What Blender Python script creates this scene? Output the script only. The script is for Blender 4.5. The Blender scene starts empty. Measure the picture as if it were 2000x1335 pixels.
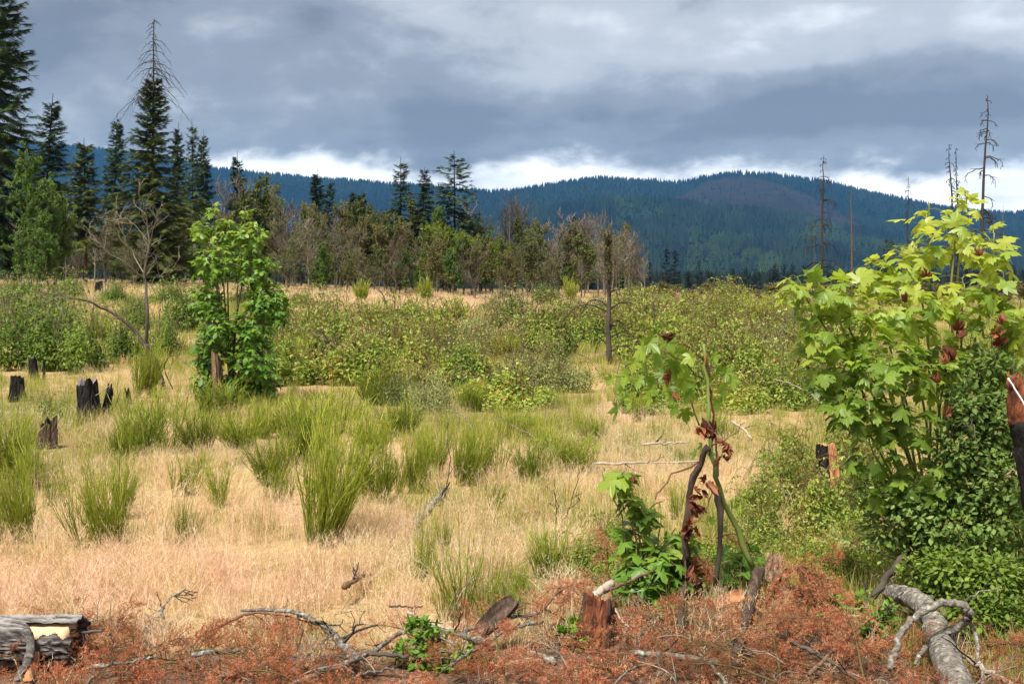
import bpy, math
import numpy as np

# ------------------------------------------------------------------ camera, sky, sun, exposure
sc = bpy.context.scene
COL = sc.collection
F, HZ, EYE = 2222.0, 535.0, 2.0          # focal length in photo pixels, horizon row, eye height (m)
cam_data = bpy.data.cameras.new("camera")
cam_data.sensor_width = 36.0
cam_data.lens = 36.0 * F / 2000.0
cam_data.shift_y = -(667.5 - HZ) / 2000.0
cam_data.clip_start, cam_data.clip_end = 0.1, 30000.0
cam = bpy.data.objects.new("camera", cam_data)
cam.location = (0, 0, EYE)
cam.rotation_euler = (math.radians(90), 0, 0)
COL.objects.link(cam)
sc.camera = cam

SUN_ELEV, SUN_AZ = math.radians(60), math.radians(-152)   # azimuth from +Y towards +X
to_sun = np.array([math.cos(SUN_ELEV) * math.sin(SUN_AZ), math.cos(SUN_ELEV) * math.cos(SUN_AZ), math.sin(SUN_ELEV)])
sun_data = bpy.data.lights.new("sun", 'SUN')
sun_data.energy = 4.8
sun_data.angle = math.radians(14.0)
sun_data.color = (1.0, 0.95, 0.86)
sun = bpy.data.objects.new("sun", sun_data)
COL.objects.link(sun)
from mathutils import Vector
sun.rotation_euler = Vector(-to_sun).to_track_quat('-Z', 'Y').to_euler()

world = bpy.data.worlds.new("World")
sc.world = world
world.use_nodes = True


def sky_nodes():
    nt = world.node_tree
    nt.nodes.clear()
    N, L = nt.nodes.new, nt.links.new

    def math_(op, a, b=None, c=None, clamp=False):
        n = N('ShaderNodeMath'); n.operation = op; n.use_clamp = clamp
        for i, s in enumerate((a, b, c)):
            if s is None: continue
            if isinstance(s, (int, float)): n.inputs[i].default_value = s
            else: L(s, n.inputs[i])
        return n.outputs[0]

    def smooth(x, lo, hi):
        n = N('ShaderNodeMapRange'); n.interpolation_type = 'SMOOTHSTEP'
        L(x, n.inputs[0])
        for i, v in ((1, lo), (2, hi)):
            if isinstance(v, (int, float)): n.inputs[i].default_value = v
            else: L(v, n.inputs[i])
        return n.outputs[0]

    def noise(vec, scale, detail, rough, offs, dist=0.0):
        m = N('ShaderNodeMapping'); L(vec, m.inputs[0])
        m.inputs['Scale'].default_value = scale; m.inputs['Location'].default_value = offs
        n = N('ShaderNodeTexNoise'); L(m.outputs[0], n.inputs['Vector'])
        n.inputs['Scale'].default_value = 1.0; n.inputs['Detail'].default_value = detail
        n.inputs['Roughness'].default_value = rough; n.inputs['Distortion'].default_value = dist
        return n.outputs[0]

    tc = N('ShaderNodeTexCoord'); d = tc.outputs['Generated']
    sx = N('ShaderNodeSeparateXYZ'); L(d, sx.inputs[0])
    x, y, z = sx.outputs
    r = math_('SQRT', math_('ADD', math_('MULTIPLY', x, x), math_('MULTIPLY', y, y)))
    t = math_('DIVIDE', z, math_('MAXIMUM', r, 0.02))          # tangent of elevation
    az = math_('ARCTAN2', x, y)
    big = noise(d, (3.2, 3.2, 9.0), 3.0, 0.45, (0.35, 0.2, 1.35), 0.2)
    mid = noise(d, (8.5, 8.5, 17.0), 7.0, 0.56, (2.1, 0.7, 3.3), 0.2)
    fine = noise(d, (26.0, 26.0, 50.0), 5.0, 0.55, (5.0, 1.0, 0.0), 0.2)
    n = math_('ADD', math_('MULTIPLY', big, 0.40), math_('ADD', math_('MULTIPLY', mid, 0.50), math_('MULTIPLY', fine, 0.10)))

    def blob(a0, t0, wa, wt, amp):
        e = math_('ADD', math_('POWER', math_('DIVIDE', math_('SUBTRACT', az, a0), wa), 2.0),
                  math_('POWER', math_('DIVIDE', math_('SUBTRACT', t, t0), wt), 2.0))
        return math_('MULTIPLY', math_('EXPONENT', math_('MULTIPLY', e, -1.0)), amp)
    # the cloud deck's thick and thin places, as in the photograph
    for b in ((0.12, 0.21, 0.18, 0.050, 0.15), (0.40, 0.225, 0.16, 0.05, 0.15), (0.33, 0.135, 0.26, 0.022, -0.17),
              (-0.10, 0.13, 0.22, 0.035, -0.10), (-0.30, 0.21, 0.24, 0.08, -0.10), (0.02, 0.165, 0.06, 0.03, 0.07), (-0.17, 0.15, 0.05, 0.012, 0.08)):
        n = math_('ADD', n, blob(*b))
    ramp = N('ShaderNodeValToRGB'); L(n, ramp.inputs[0])
    cr = ramp.color_ramp; cr.interpolation = 'EASE'
    cr.elements[0].position = 0.33; cr.elements[0].color = (0.190, 0.198, 0.220, 1)
    cr.elements[1].position = 0.78; cr.elements[1].color = (0.98, 1.0, 1.02, 1)
    e = cr.elements.new(0.45); e.color = (0.285, 0.298, 0.325, 1)
    e = cr.elements.new(0.60); e.color = (0.53, 0.55, 0.57, 1)
    # thin bright strip of far cloud between the deck's lower edge and the hills
    edge = math_('ADD', 0.046, math_('MULTIPLY', math_('ADD', math_('MULTIPLY', mid, 0.7), math_('MULTIPLY', fine, 0.3)), 0.090))
    edge = math_('ADD', edge, math_('MULTIPLY', math_('SUBTRACT', 0.0, az), 0.012))
    gap = math_('SUBTRACT', 1.0, smooth(t, math_('SUBTRACT', edge, 0.008), math_('ADD', edge, 0.016)))
    g2 = noise(d, (10.0, 10.0, 34.0), 5.0, 0.6, (9.0, 3.0, 2.0), 0.4)
    gr = N('ShaderNodeValToRGB'); L(g2, gr.inputs[0])
    gr.color_ramp.elements[0].position = 0.30; gr.color_ramp.elements[0].color = (0.82, 0.85, 0.90, 1)
    gr.color_ramp.elements[1].position = 0.55; gr.color_ramp.elements[1].color = (1.45, 1.45, 1.44, 1)
    mix = N('ShaderNodeMix'); mix.data_type = 'RGBA'
    L(gap, mix.inputs[0]); L(ramp.outputs[0], mix.inputs[6]); L(gr.outputs[0], mix.inputs[7])
    bgc = N('ShaderNodeBackground'); L(mix.outputs[2], bgc.inputs[0]); bgc.inputs[1].default_value = 0.68
    sky = N('ShaderNodeTexSky'); sky.sky_type = 'NISHITA'; sky.sun_disc = False
    sky.sun_elevation = SUN_ELEV; sky.sun_rotation = SUN_AZ
    bgs = N('ShaderNodeBackground'); L(sky.outputs[0], bgs.inputs[0]); bgs.inputs[1].default_value = 0.10
    ms = N('ShaderNodeMixShader'); ms.inputs[0].default_value = 0.90     # nine tenths covered by cloud
    L(bgs.outputs[0], ms.inputs[1]); L(bgc.outputs[0], ms.inputs[2])
    out = N('ShaderNodeOutputWorld'); L(ms.outputs[0], out.inputs[0])


sky_nodes()
sc.view_settings.view_transform = 'Standard'
sc.view_settings.look = 'None'
sc.view_settings.exposure = 0.82
sc.view_settings.gamma = 1.0
sc.view_settings.use_curve_mapping = False
sc.render.engine = 'CYCLES'
cy = sc.cycles
cy.max_bounces, cy.diffuse_bounces, cy.glossy_bounces, cy.transmission_bounces = 6, 4, 2, 4
cy.volume_bounces = 0
cy.transparent_max_bounces = 8
cy.caustics_reflective = cy.caustics_refractive = False
cy.use_denoising = True
cy.denoiser = 'OPENIMAGEDENOISE'
cy.denoising_input_passes = 'RGB_ALBEDO_NORMAL'
try: cy.denoising_prefilter = 'ACCURATE'
except Exception: pass

# ------------------------------------------------------------------ numbers, noise and terrain
def RNG(s): return np.random.default_rng(s)
def nrm(v): return v / np.maximum(np.linalg.norm(v, axis=-1, keepdims=True), 1e-9)
def ss(a, b, x):
    t = np.clip((np.asarray(x, float) - a) / (b - a), 0, 1); return t * t * (3 - 2 * t)
def _hash(i, j, s):
    h = (i.astype(np.int64) * 374761393 + j.astype(np.int64) * 668265263 + s * 1442695041) & 0xffffffff
    h = ((h ^ (h >> 13)) * 1274126177) & 0xffffffff
    return ((h ^ (h >> 16)) & 0xffff) / 65535.0
def vnoise(x, y, s=0):
    x = np.asarray(x, float); y = np.asarray(y, float)
    i, j = np.floor(x), np.floor(y); u, v = x - i, y - j
    u, v = u * u * (3 - 2 * u), v * v * (3 - 2 * v)
    return ((_hash(i, j, s) * (1 - u) + _hash(i + 1, j, s) * u) * (1 - v) + (_hash(i, j + 1, s) * (1 - u) + _hash(i + 1, j + 1, s) * u) * v)
def fbm(x, y, s=0, o=4):
    t, a, tot = 0, 1.0, 0
    for k in range(o):
        t = t + a * vnoise(np.asarray(x) * 2 ** k, np.asarray(y) * 2 ** k, s + k * 17); tot += a; a *= .5
    return t / tot - .5

def slash_edge(x):            # depth at which the strip of felled branches ends
    a = x / 6.2
    return 5.95 + .42 * ss(-.03, .06, a) * (1 - ss(.26, .32, a)) - .30 * ss(.27, .34, a) + .6 * fbm(x * 1.3, 0 * x + 3, 5)

def terr(x, y):
    x = np.asarray(x, float); y = np.asarray(y, float)
    a = x / (np.abs(y) + 4.0)
    z = .14 * fbm(x / 3.5, y / 3.5, 1) * ss(6, 14, y) + .55 * fbm(x / 22, y / 22, 2) * ss(14, 45, y) * (1 - ss(300, 900, y))
    z = z + 1.15 * ss(22, 80, y) * ss(-.02, -.32, a)
    edge = 165 - 72 * ss(.02, .16, a)
    z = z - 14 * ss(edge, edge + 150, y)
    se = slash_edge(x)
    m = ss(se + .25, se - .7, y) * ss(2.5, 4.2, y)
    z = z + m * (.02 + .10 * (fbm(x * 1.3, y * 1.3, 9) + .5) + .05 * ss(.3, 1.2, x) * (1 - ss(2.2, 2.8, x)))
    return z

def at(px, py, d):            # the place seen at photo pixel (px, py), d metres ahead
    return np.array([(px - 1000) / F * d, d, EYE - (py - HZ) / F * d])
def depth(px, py, lift=0.0):            # how far ahead the ground (or a level just over it) seen at that pixel lies
    ys = np.geomspace(4.0, 160, 900)
    g = HZ + (EYE - lift - terr((px - 1000) / F * ys, ys)) * F / ys
    k = np.where(g <= py)[0]
    return float(ys[k[0]]) if len(k) else 150.0
def foot(px, d, sink=.02):
    x = (px - 1000) / F * d
    return np.array([x, d, float(terr(x, d)) - sink])

# ------------------------------------------------------------------ mesh collector
class MB:
    def __init__(s): s.V, s.T, s.v, s.m, s.sm, s.n = [], [], [], [], [], 0
    def add(s, V, T, v, mat=0, smooth=False):
        V = np.asarray(V, np.float32).reshape(-1, 3); T = np.asarray(T, np.int64).reshape(-1, 3)
        s.V.append(V); s.T.append(T + s.n); s.n += len(V)
        s.v.append(np.broadcast_to(np.asarray(v, np.float32), (len(T),)))
        s.m.append(np.full(len(T), mat, np.int32)); s.sm.append(np.full(len(T), smooth, bool))
    def mesh(s, name, mats):
        me = bpy.data.meshes.new(name)
        V = np.concatenate(s.V); T = np.concatenate(s.T).astype(np.int32)
        used = np.zeros(len(V), bool); used[T.ravel()] = True
        if not used.all(): T = (np.cumsum(used) - 1)[T].astype(np.int32); V = np.ascontiguousarray(V[used])
        me.vertices.add(len(V)); me.vertices.foreach_set('co', V.ravel())
        me.loops.add(T.size); me.loops.foreach_set('vertex_index', T.ravel())
        me.polygons.add(len(T)); me.polygons.foreach_set('loop_start', np.arange(0, T.size, 3, dtype=np.int32))
        me.polygons.foreach_set('material_index', np.concatenate(s.m))
        me.polygons.foreach_set('use_smooth', np.concatenate(s.sm))
        a = me.attributes.new('v', 'FLOAT', 'FACE'); a.data.foreach_set('value', np.concatenate(s.v).astype(np.float32))
        for m in (mats if isinstance(mats, (list, tuple)) else [mats]): me.materials.append(m)
        me.update(calc_edges=True); me.validate()
        return me

def tubes(mb, P, R, S=5, v=.5, mat=0, cap=False, lump=0.0, rng=None):
    """round limbs: P (N,K,3) centre lines, R (N,K) radii"""
    P = np.asarray(P, float); R = np.asarray(R, float)
    if P.ndim == 2: P = P[None]; R = R[None]
    N, K, _ = P.shape
    if N == 0: return
    T = nrm(np.gradient(P, axis=1))
    D = nrm(P[:, -1] - P[:, 0])
    ref = np.where(np.abs(D[:, 2:3]) < .85, np.array([[0, 0, 1.]]), np.array([[1., 0, 0]]))[:, None, :]
    U = nrm(np.cross(T, np.broadcast_to(ref, T.shape))); W = np.cross(T, U)
    an = np.arange(S) / S * 2 * math.pi
    RR = R[:, :, None] * np.ones(S)
    if lump and rng is not None: RR = RR * (1 + lump * (rng.random((N, K, S)) - .5))
    V = P[:, :, None, :] + RR[..., None] * (np.cos(an)[:, None] * U[:, :, None, :] + np.sin(an)[:, None] * W[:, :, None, :])
    k, s_ = np.meshgrid(np.arange(K - 1), np.arange(S), indexing='ij')
    a = k * S + s_; b = k * S + (s_ + 1) % S; c = a + S; d = b + S
    tri = np.concatenate([np.stack([a, b, d], -1).reshape(-1, 3), np.stack([a, d, c], -1).reshape(-1, 3)])
    if cap:
        V = np.concatenate([V.reshape(N, K * S, 3), P[:, :1], P[:, -1:]], axis=1); q = np.arange(S)
        tri = np.concatenate([tri, np.stack([np.full(S, K * S), (q + 1) % S, q], -1), np.stack([np.full(S, K * S + 1), (K - 1) * S + q, (K - 1) * S + (q + 1) % S], -1)])
        nv = K * S + 2
    else: nv = K * S
    tris = (tri[None] + (np.arange(N) * nv)[:, None, None]).reshape(-1, 3)
    vv = np.repeat(np.broadcast_to(np.asarray(v, float), (N,)), len(tri))
    mb.add(V, tris, vv, mat, True)

def ribbons(mb, P, Wd, side, v=.5, mat=0):
    """flat blades: P (N,K,3), Wd (N,K) half widths, side (N,3)"""
    N, K, _ = P.shape
    if N == 0: return
    off = side[:, None, :] * Wd[..., None]
    V = np.stack([P - off, P + off], axis=2).reshape(N, K * 2, 3)
    k = np.arange(K - 1); a = 2 * k
    tri = np.concatenate([np.stack([a, a + 1, a + 3], -1), np.stack([a, a + 3, a + 2], -1)])
    tris = (tri[None] + (np.arange(N) * K * 2)[:, None, None]).reshape(-1, 3)
    mb.add(V, tris, np.repeat(np.broadcast_to(np.asarray(v, float), (N,)), len(tri)), mat, False)

def basis(axis, normal):
    a = nrm(axis); n = nrm(normal - a * np.sum(a * normal, -1, keepdims=True)); x = np.cross(a, n)
    return np.stack([x, a, n], axis=-1)           # columns: across, along, up

def stamp(mb, tmpl, pos, axis, normal, scale, v, mat=0, smooth=False):
    """copies of a small leaf-like template (verts, tris) at pos"""
    TV, TT = tmpl
    if len(pos) == 0: return
    M = basis(axis, normal)
    sc_ = np.asarray(scale, float)
    if sc_.ndim == 1: sc_ = sc_[:, None]
    sv = sc_[:, None, :] * TV[None]
    V = np.einsum('nij,nkj->nki', M, sv) + pos[:, None, :]
    tris = (TT[None] + (np.arange(len(pos)) * len(TV))[:, None, None]).reshape(-1, 3)
    mb.add(V, tris, np.repeat(np.broadcast_to(np.asarray(v, float), (len(pos),)), len(TT)), mat, smooth)

def rdir(rng, n): return nrm(rng.normal(size=(n, 3)))

def spline(pts, K):
    """smooth line through control points"""
    p = np.asarray(pts, float)
    if len(p) == 2: return p[0] + (p[1] - p[0]) * np.linspace(0, 1, K)[:, None]
    e = np.concatenate([[2 * p[0] - p[1]], p, [2 * p[-1] - p[-2]]])
    out = []
    for t in np.linspace(0, len(p) - 1 - 1e-6, K):
        i = int(t); u = t - i; a, b, c, d = e[i:i + 4]
        out.append(.5 * ((2 * b) + (c - a) * u + (2 * a - 5 * b + 4 * c - d) * u * u + (3 * b - a - 3 * c + d) * u ** 3))
    return np.array(out)

# leaf templates (length 1 along +Y from the stalk)
def _fan(outline, centre, zf):
    o = np.array(outline, float); o = np.concatenate([o, [[-x, y] for x, y in outline[-2:0:-1]]])
    V = np.concatenate([[centre], o]); V = np.column_stack([V, [zf(x, y) for x, y in V]])
    n = len(o); q = np.arange(n)
    return V, np.stack([np.zeros(n, int), q + 1, (q + 1) % n + 1], -1)
MAPLE_OUT = [(0, 0), (.13, -.12), (.30, -.15), (.50, -.10), (.40, .01), (.26, .10), (.52, .18), (.60, .24), (.80, .42), (.60, .45), (.50, .54), (.21, .35),
             (.34, .60), (.26, .68), (.22, .82), (.12, .80), (0, 1.05)]
MAPLE_SMALL = [(0, 0), (.44, -.10), (.24, .12), (.78, .42), (.22, .38), (.26, .74), (0, 1.03)]
def maple_leaf(droop=.25, fold=.18, seed=0, small=False):
    r = RNG(seed); k1, k2 = r.uniform(-.12, .12, 2)
    return _fan(MAPLE_SMALL if small else MAPLE_OUT, (0, .28), lambda x, y: .05 - fold * abs(x) - droop * (y - .2) ** 2 * (1 if y > .2 else .2) - droop * .6 * x * x + k1 * x + k2 * x * y)
def crumpled_leaf(seed):
    r = RNG(seed); k = r.uniform(.8, 1.6)
    V, T = maple_leaf(.5, .35, seed)
    V = V.copy(); a = V[:, 0] * 2.6 * k
    V[:, 0] = np.sin(a) * .22; V[:, 2] += np.cos(a) * .24 + .06 * np.sin(9 * V[:, 1] + seed); V[:, 1] *= .85
    V += r.normal(size=V.shape) * .035
    return V, T
OVAL = (np.array([[0, 0, 0], [.24, .25, -.05], [.27, .58, -.07], [0, 1, -.10], [-.27, .58, -.07], [-.24, .25, -.05], [0, .42, .03]]),
        np.array([[0, 1, 6], [1, 2, 6], [2, 3, 6], [3, 4, 6], [4, 5, 6], [5, 0, 6]]))
RHOMB = (np.array([[0, 0, 0], [.30, .45, -.06], [0, 1, -.05], [-.30, .45, -.06]]), np.array([[0, 1, 2], [0, 2, 3]]))
def trifoliate():
    V, T = [], []
    for i, (ang, s, dx) in enumerate(((0, 1, 0), (1.15, .85, .1), (-1.15, .85, -.1))):
        c, s_ = math.cos(ang), math.sin(ang); v = RHOMB[0] * [1.25, .8, 1] * s
        V.append(np.column_stack([v[:, 0] * c + v[:, 1] * s_ + dx, -v[:, 0] * s_ + v[:, 1] * c + .15, v[:, 2]])); T.append(RHOMB[1] + 4 * i)
    return np.concatenate(V), np.concatenate(T)
TRI3 = trifoliate()
def fir_spray():
    V, T = [], []
    for x0, y0, x1, y1, w in ((0, 0, 0, 1, .07), (0, .08, .38, .42, .06), (0, .08, -.38, .42, .06), (0, .32, .32, .68, .05), (0, .32, -.32, .68, .05), (0, .55, .20, .86, .045), (0, .55, -.20, .86, .045)):
        dx, dy = x1 - x0, y1 - y0; l = math.hypot(dx, dy); ox, oy = -dy / l * w, dx / l * w
        k = len(V); V += [[x0 - ox, y0 - oy, 0], [x0 + ox, y0 + oy, 0], [x1, y1, -.10 * abs(x1) * 2]]; T.append([k, k + 1, k + 2])
    return np.array(V), np.array(T)
FIR = fir_spray()
NEEDLE = (np.array([[-.05, 0, 0], [.05, 0, 0], [0, 1, 0]]), np.array([[0, 1, 2]]))

# ------------------------------------------------------------------ materials
def new_mat(name):
    m = bpy.data.materials.new(name); m.use_nodes = True; nt = m.node_tree; nt.nodes.clear()
    return m, nt, nt.nodes.new, nt.links.new
def ramp_node(N, stops, interp='LINEAR'):
    r = N('ShaderNodeValToRGB'); cr = r.color_ramp; cr.interpolation = interp
    for i, (p, c) in enumerate(stops):
        e = cr.elements[i] if i < 2 else cr.elements.new(p)
        e.position = p; e.color = (*c, 1)
    return r
def leaf_mat(name, stops, trans=.35, rough=.55, spec=.25, objvar=.35, glow=1.25):
    m, nt, N, L = new_mat(name)
    at_ = N('ShaderNodeAttribute'); at_.attribute_name = 'v'
    oi = N('ShaderNodeObjectInfo')
    ma = N('ShaderNodeMath'); ma.operation = 'MULTIPLY_ADD'; L(oi.outputs['Random'], ma.inputs[0]); ma.inputs[1].default_value = objvar; L(at_.outputs['Fac'], ma.inputs[2])
    mb_ = N('ShaderNodeMath'); mb_.operation = 'SUBTRACT'; L(ma.outputs[0], mb_.inputs[0]); mb_.inputs[1].default_value = objvar * .5
    r = ramp_node(N, stops); L(mb_.outputs[0], r.inputs[0])
    p = N('ShaderNodeBsdfPrincipled'); L(r.outputs[0], p.inputs['Base Color'])
    p.inputs['Roughness'].default_value = rough; p.inputs['Specular IOR Level'].default_value = spec
    out = N('ShaderNodeOutputMaterial')
    if trans > 0:
        hs = N('ShaderNodeMixRGB'); hs.blend_type = 'MULTIPLY'; hs.inputs[0].default_value = 1; L(r.outputs[0], hs.inputs[1]); hs.inputs[2].default_value = (glow * 1.12, glow * 1.08, glow * .62, 1)
        tr = N('ShaderNodeBsdfTranslucent'); L(hs.outputs[0], tr.inputs[0])
        mx = N('ShaderNodeMixShader'); mx.inputs[0].default_value = trans; L(p.outputs[0], mx.inputs[1]); L(tr.outputs[0], mx.inputs[2]); L(mx.outputs[0], out.inputs[0])
    else: L(p.outputs[0], out.inputs[0])
    return m
def wood_mat(name, stops, scale=(14, 14, 3), bump=.6, rough=.9, spots=None, dist=.02):
    m, nt, N, L = new_mat(name)
    tc = N('ShaderNodeTexCoord'); mp = N('ShaderNodeMapping'); L(tc.outputs['Object'], mp.inputs[0]); mp.inputs['Scale'].default_value = scale
    n1 = N('ShaderNodeTexNoise'); L(mp.outputs[0], n1.inputs['Vector']); n1.inputs['Scale'].default_value = 1; n1.inputs['Detail'].default_value = 6; n1.inputs['Roughness'].default_value = .65; n1.inputs['Distortion'].default_value = .4
    r = ramp_node(N, stops); L(n1.outputs[0], r.inputs[0]); col = r.outputs[0]
    if spots:
        n2 = N('ShaderNodeTexNoise'); L(tc.outputs['Object'], n2.inputs['Vector']); n2.inputs['Scale'].default_value = spots[1]; n2.inputs['Detail'].default_value = 4
        r2 = ramp_node(N, [(spots[2], (0, 0, 0)), (spots[2] + .07, (1, 1, 1))]); L(n2.outputs[0], r2.inputs[0])
        mx = N('ShaderNodeMixRGB'); L(r2.outputs[0], mx.inputs[0]); L(col, mx.inputs[1]); mx.inputs[2].default_value = (*spots[0], 1); col = mx.outputs[0]
    p = N('ShaderNodeBsdfPrincipled'); L(col, p.inputs['Base Color']); p.inputs['Roughness'].default_value = rough; p.inputs['Specular IOR Level'].default_value = .2
    b = N('ShaderNodeBump'); b.inputs['Strength'].default_value = bump; b.inputs['Distance'].default_value = dist; L(n1.outputs[0], b.inputs['Height']); L(b.outputs[0], p.inputs['Normal'])
    out = N('ShaderNodeOutputMaterial'); L(p.outputs[0], out.inputs[0])
    return m

M = {}
M['dry'] = leaf_mat('dry_grass', [(0, (.34, .22, .13)), (.25, (.58, .42, .26)), (.55, (.72, .55, .35)), (.8, (.84, .70, .47)), (1, (.60, .52, .28))], .35, .7, .15, .5, 1.05)
M['pink'] = leaf_mat('pink_grass', [(0, (.40, .24, .18)), (.4, (.70, .47, .36)), (.8, (.82, .62, .48)), (1, (.76, .66, .48))], .35, .7, .15, .5, 1.05)
M['green_grass'] = leaf_mat('green_grass', [(0, (.12, .15, .03)), (.35, (.26, .30, .055)), (.65, (.38, .38, .10)), (1, (.58, .48, .20))], .4, .6, .2, .6, 1.15)
M['broom'] = leaf_mat('broom', [(0, (.08, .11, .016)), (.3, (.21, .265, .028)), (.6, (.35, .40, .05)), (1, (.52, .52, .10))], .35, .6, .2, .35, 1.2)
M['bramble'] = leaf_mat('bramble', [(0, (.06, .10, .02)), (.35, (.19, .27, .042)), (.7, (.34, .41, .075)), (.93, (.48, .49, .13)), (.97, (.45, .34, .06)), (1, (.40, .17, .05))], .35, .55, .25, .32, 1.2)
M['shrub'] = leaf_mat('shrub', [(0, (.06, .11, .02)), (.4, (.14, .215, .034)), (.8, (.23, .305, .055)), (1, (.34, .38, .09))], .38, .6, .18, .25, 1.25)
M['vetch'] = leaf_mat('vetch', [(0, (.10, .13, .045)), (.5, (.24, .28, .10)), (1, (.42, .43, .19))], .35, .6, .2, .4, 1.15)
M['paleshrub'] = leaf_mat('pale_shrub', [(0, (.07, .125, .03)), (.5, (.17, .26, .06)), (1, (.31, .39, .13))], .38, .6, .2, .2, 1.2)
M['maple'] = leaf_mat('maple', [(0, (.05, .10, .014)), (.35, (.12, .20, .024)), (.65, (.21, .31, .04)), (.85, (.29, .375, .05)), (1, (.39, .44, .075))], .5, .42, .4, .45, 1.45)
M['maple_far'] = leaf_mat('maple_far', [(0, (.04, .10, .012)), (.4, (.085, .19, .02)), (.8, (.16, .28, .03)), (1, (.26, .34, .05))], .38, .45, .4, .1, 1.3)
M['rust'] = leaf_mat('rust_leaf', [(0, (.07, .02, .012)), (.5, (.19, .055, .028)), (1, (.31, .125, .06))], .2, .6, .25, .5, 1.0)
M['fir'] = leaf_mat('fir_needles', [(0, (.018, .034, .014)), (.5, (.048, .080, .027)), (1, (.10, .135, .042))], .08, .6, .2, .25)
M['fir_light'] = leaf_mat('fir_needles_light', [(0, (.032, .050, .012)), (.5, (.088, .112, .024)), (1, (.165, .18, .04))], .12, .6, .2, .2)
M['fir_far'] = leaf_mat('fir_needles_far', [(0, (.004, .009, .007)), (.5, (.009, .018, .010)), (1, (.018, .032, .014))], .05, .6, .2, .3)  # cloud shadow on the far slopes is put into these near-black greens
M['olive'] = leaf_mat('olive_leaf', [(0, (.07, .075, .024)), (.5, (.15, .15, .045)), (1, (.26, .22, .08))], .3, .6, .2, .4)
M['olive_green'] = leaf_mat('olive_green_leaf', [(0, (.045, .065, .018)), (.5, (.10, .13, .032)), (1, (.19, .21, .06))], .3, .6, .2, .4)
M['green_tree'] = leaf_mat('tree_leaf', [(0, (.04, .085, .016)), (.5, (.095, .18, .03)), (1, (.17, .26, .045))], .35, .55, .25, .2)
M['yellow_tree'] = leaf_mat('tree_leaf_yellow', [(0, (.06, .10, .014)), (.5, (.16, .22, .025)), (1, (.30, .32, .04))], .38, .55, .25, .2)
M['slash'] = leaf_mat('dead_needles', [(0, (.12, .10, .04)), (.12, (.16, .055, .025)), (.3, (.36, .10, .05)), (.55, (.54, .185, .095)), (.75, (.62, .29, .165)), (.9, (.60, .42, .24)), (1, (.40, .33, .16))], .25, .7, .15, .4, 1.1)
M['twig'] = leaf_mat('grey_twig', [(0, (.085, .07, .05)), (.5, (.17, .142, .105)), (1, (.30, .26, .205))], 0, .9, .1, .4)
M['brown_twig'] = leaf_mat('brown_twig', [(0, (.05, .038, .028)), (.5, (.11, .085, .062)), (1, (.20, .16, .125))], 0, .9, .1, .3)
M['black_twig'] = leaf_mat('dark_twig', [(0, (.02, .016, .013)), (.5, (.045, .037, .032)), (1, (.09, .075, .065))], 0, .9, .1, .3)
M['greenstem'] = leaf_mat('green_stem', [(0, (.09, .12, .02)), (.5, (.16, .20, .045)), (1, (.25, .22, .08))], 0, .5, .3, .2)
M['redstem'] = leaf_mat('red_stem', [(0, (.07, .03, .02)), (.5, (.14, .06, .035)), (1, (.22, .12, .06))], 0, .6, .3, .3)
M['bark'] = wood_mat('tree_bark', [(.3, (.035, .027, .021)), (.7, (.13, .105, .085))], (3, 3, .8))
M['greybark'] = wood_mat('grey_bark', [(.3, (.09, .08, .07)), (.7, (.30, .27, .24))], (3, 3, .8))
M['lichen'] = wood_mat('lichen_bark', [(.3, (.055, .045, .036)), (.5, (.16, .14, .115)), (.72, (.36, .335, .29))], (42, 42, 42), 1.0, .95, ((.40, .41, .33), 34, .60), .012)
M['tanwood'] = wood_mat('tan_split_wood', [(.3, (.07, .04, .025)), (.55, (.23, .14, .085)), (.78, (.42, .29, .18))], (40, 40, 5), .9)
M['drywood'] = wood_mat('weathered_wood', [(.3, (.22, .17, .13)), (.6, (.42, .35, .28)), (.8, (.58, .51, .43))], (30, 6, 30), .5)
M['char'] = wood_mat('charred_wood', [(.35, (.006, .005, .005)), (.6, (.022, .019, .018)), (.8, (.085, .075, .07))], (30, 30, 7), 1.0, .8, None, .03)
M['darkwood'] = wood_mat('dark_wet_wood', [(.3, (.025, .016, .012)), (.55, (.085, .055, .04)), (.75, (.19, .13, .10))], (34, 34, 5), .9, .85)
M['redwood'] = wood_mat('red_rotten_wood', [(.3, (.035, .013, .008)), (.5, (.16, .052, .024)), (.75, (.38, .155, .07))], (26, 26, 4), 1.0, .9, None, .03)
M['freshwood'] = wood_mat('fresh_wood', [(.25, (.36, .19, .09)), (.45, (.58, .38, .21)), (.7, (.74, .57, .38))], (4, 30, 30), .25, .7, ((.55, .27, .11), 6, .60))
M['logbark'] = wood_mat('log_bark', [(.32, (.02, .017, .016)), (.5, (.12, .105, .095)), (.72, (.32, .29, .265))], (9, 34, 34), 1.0, .9, ((.22, .22, .12), 9, .66), .03)
M['plates'] = leaf_mat('bark_plates', [(0, (.012, .010, .009)), (.25, (.035, .029, .026)), (.5, (.11, .098, .09)), (1, (.27, .25, .235))], 0, .9, .2, 0)
M['orange'] = wood_mat('orange_bark', [(.3, (.26, .10, .04)), (.6, (.52, .25, .12)), (.8, (.66, .38, .20))], (20, 20, 7), .6)
M['cord'] = wood_mat('white_cord', [(.3, (.7, .7, .68)), (.7, (.82, .82, .8))], (60, 60, 60), .2)

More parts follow.
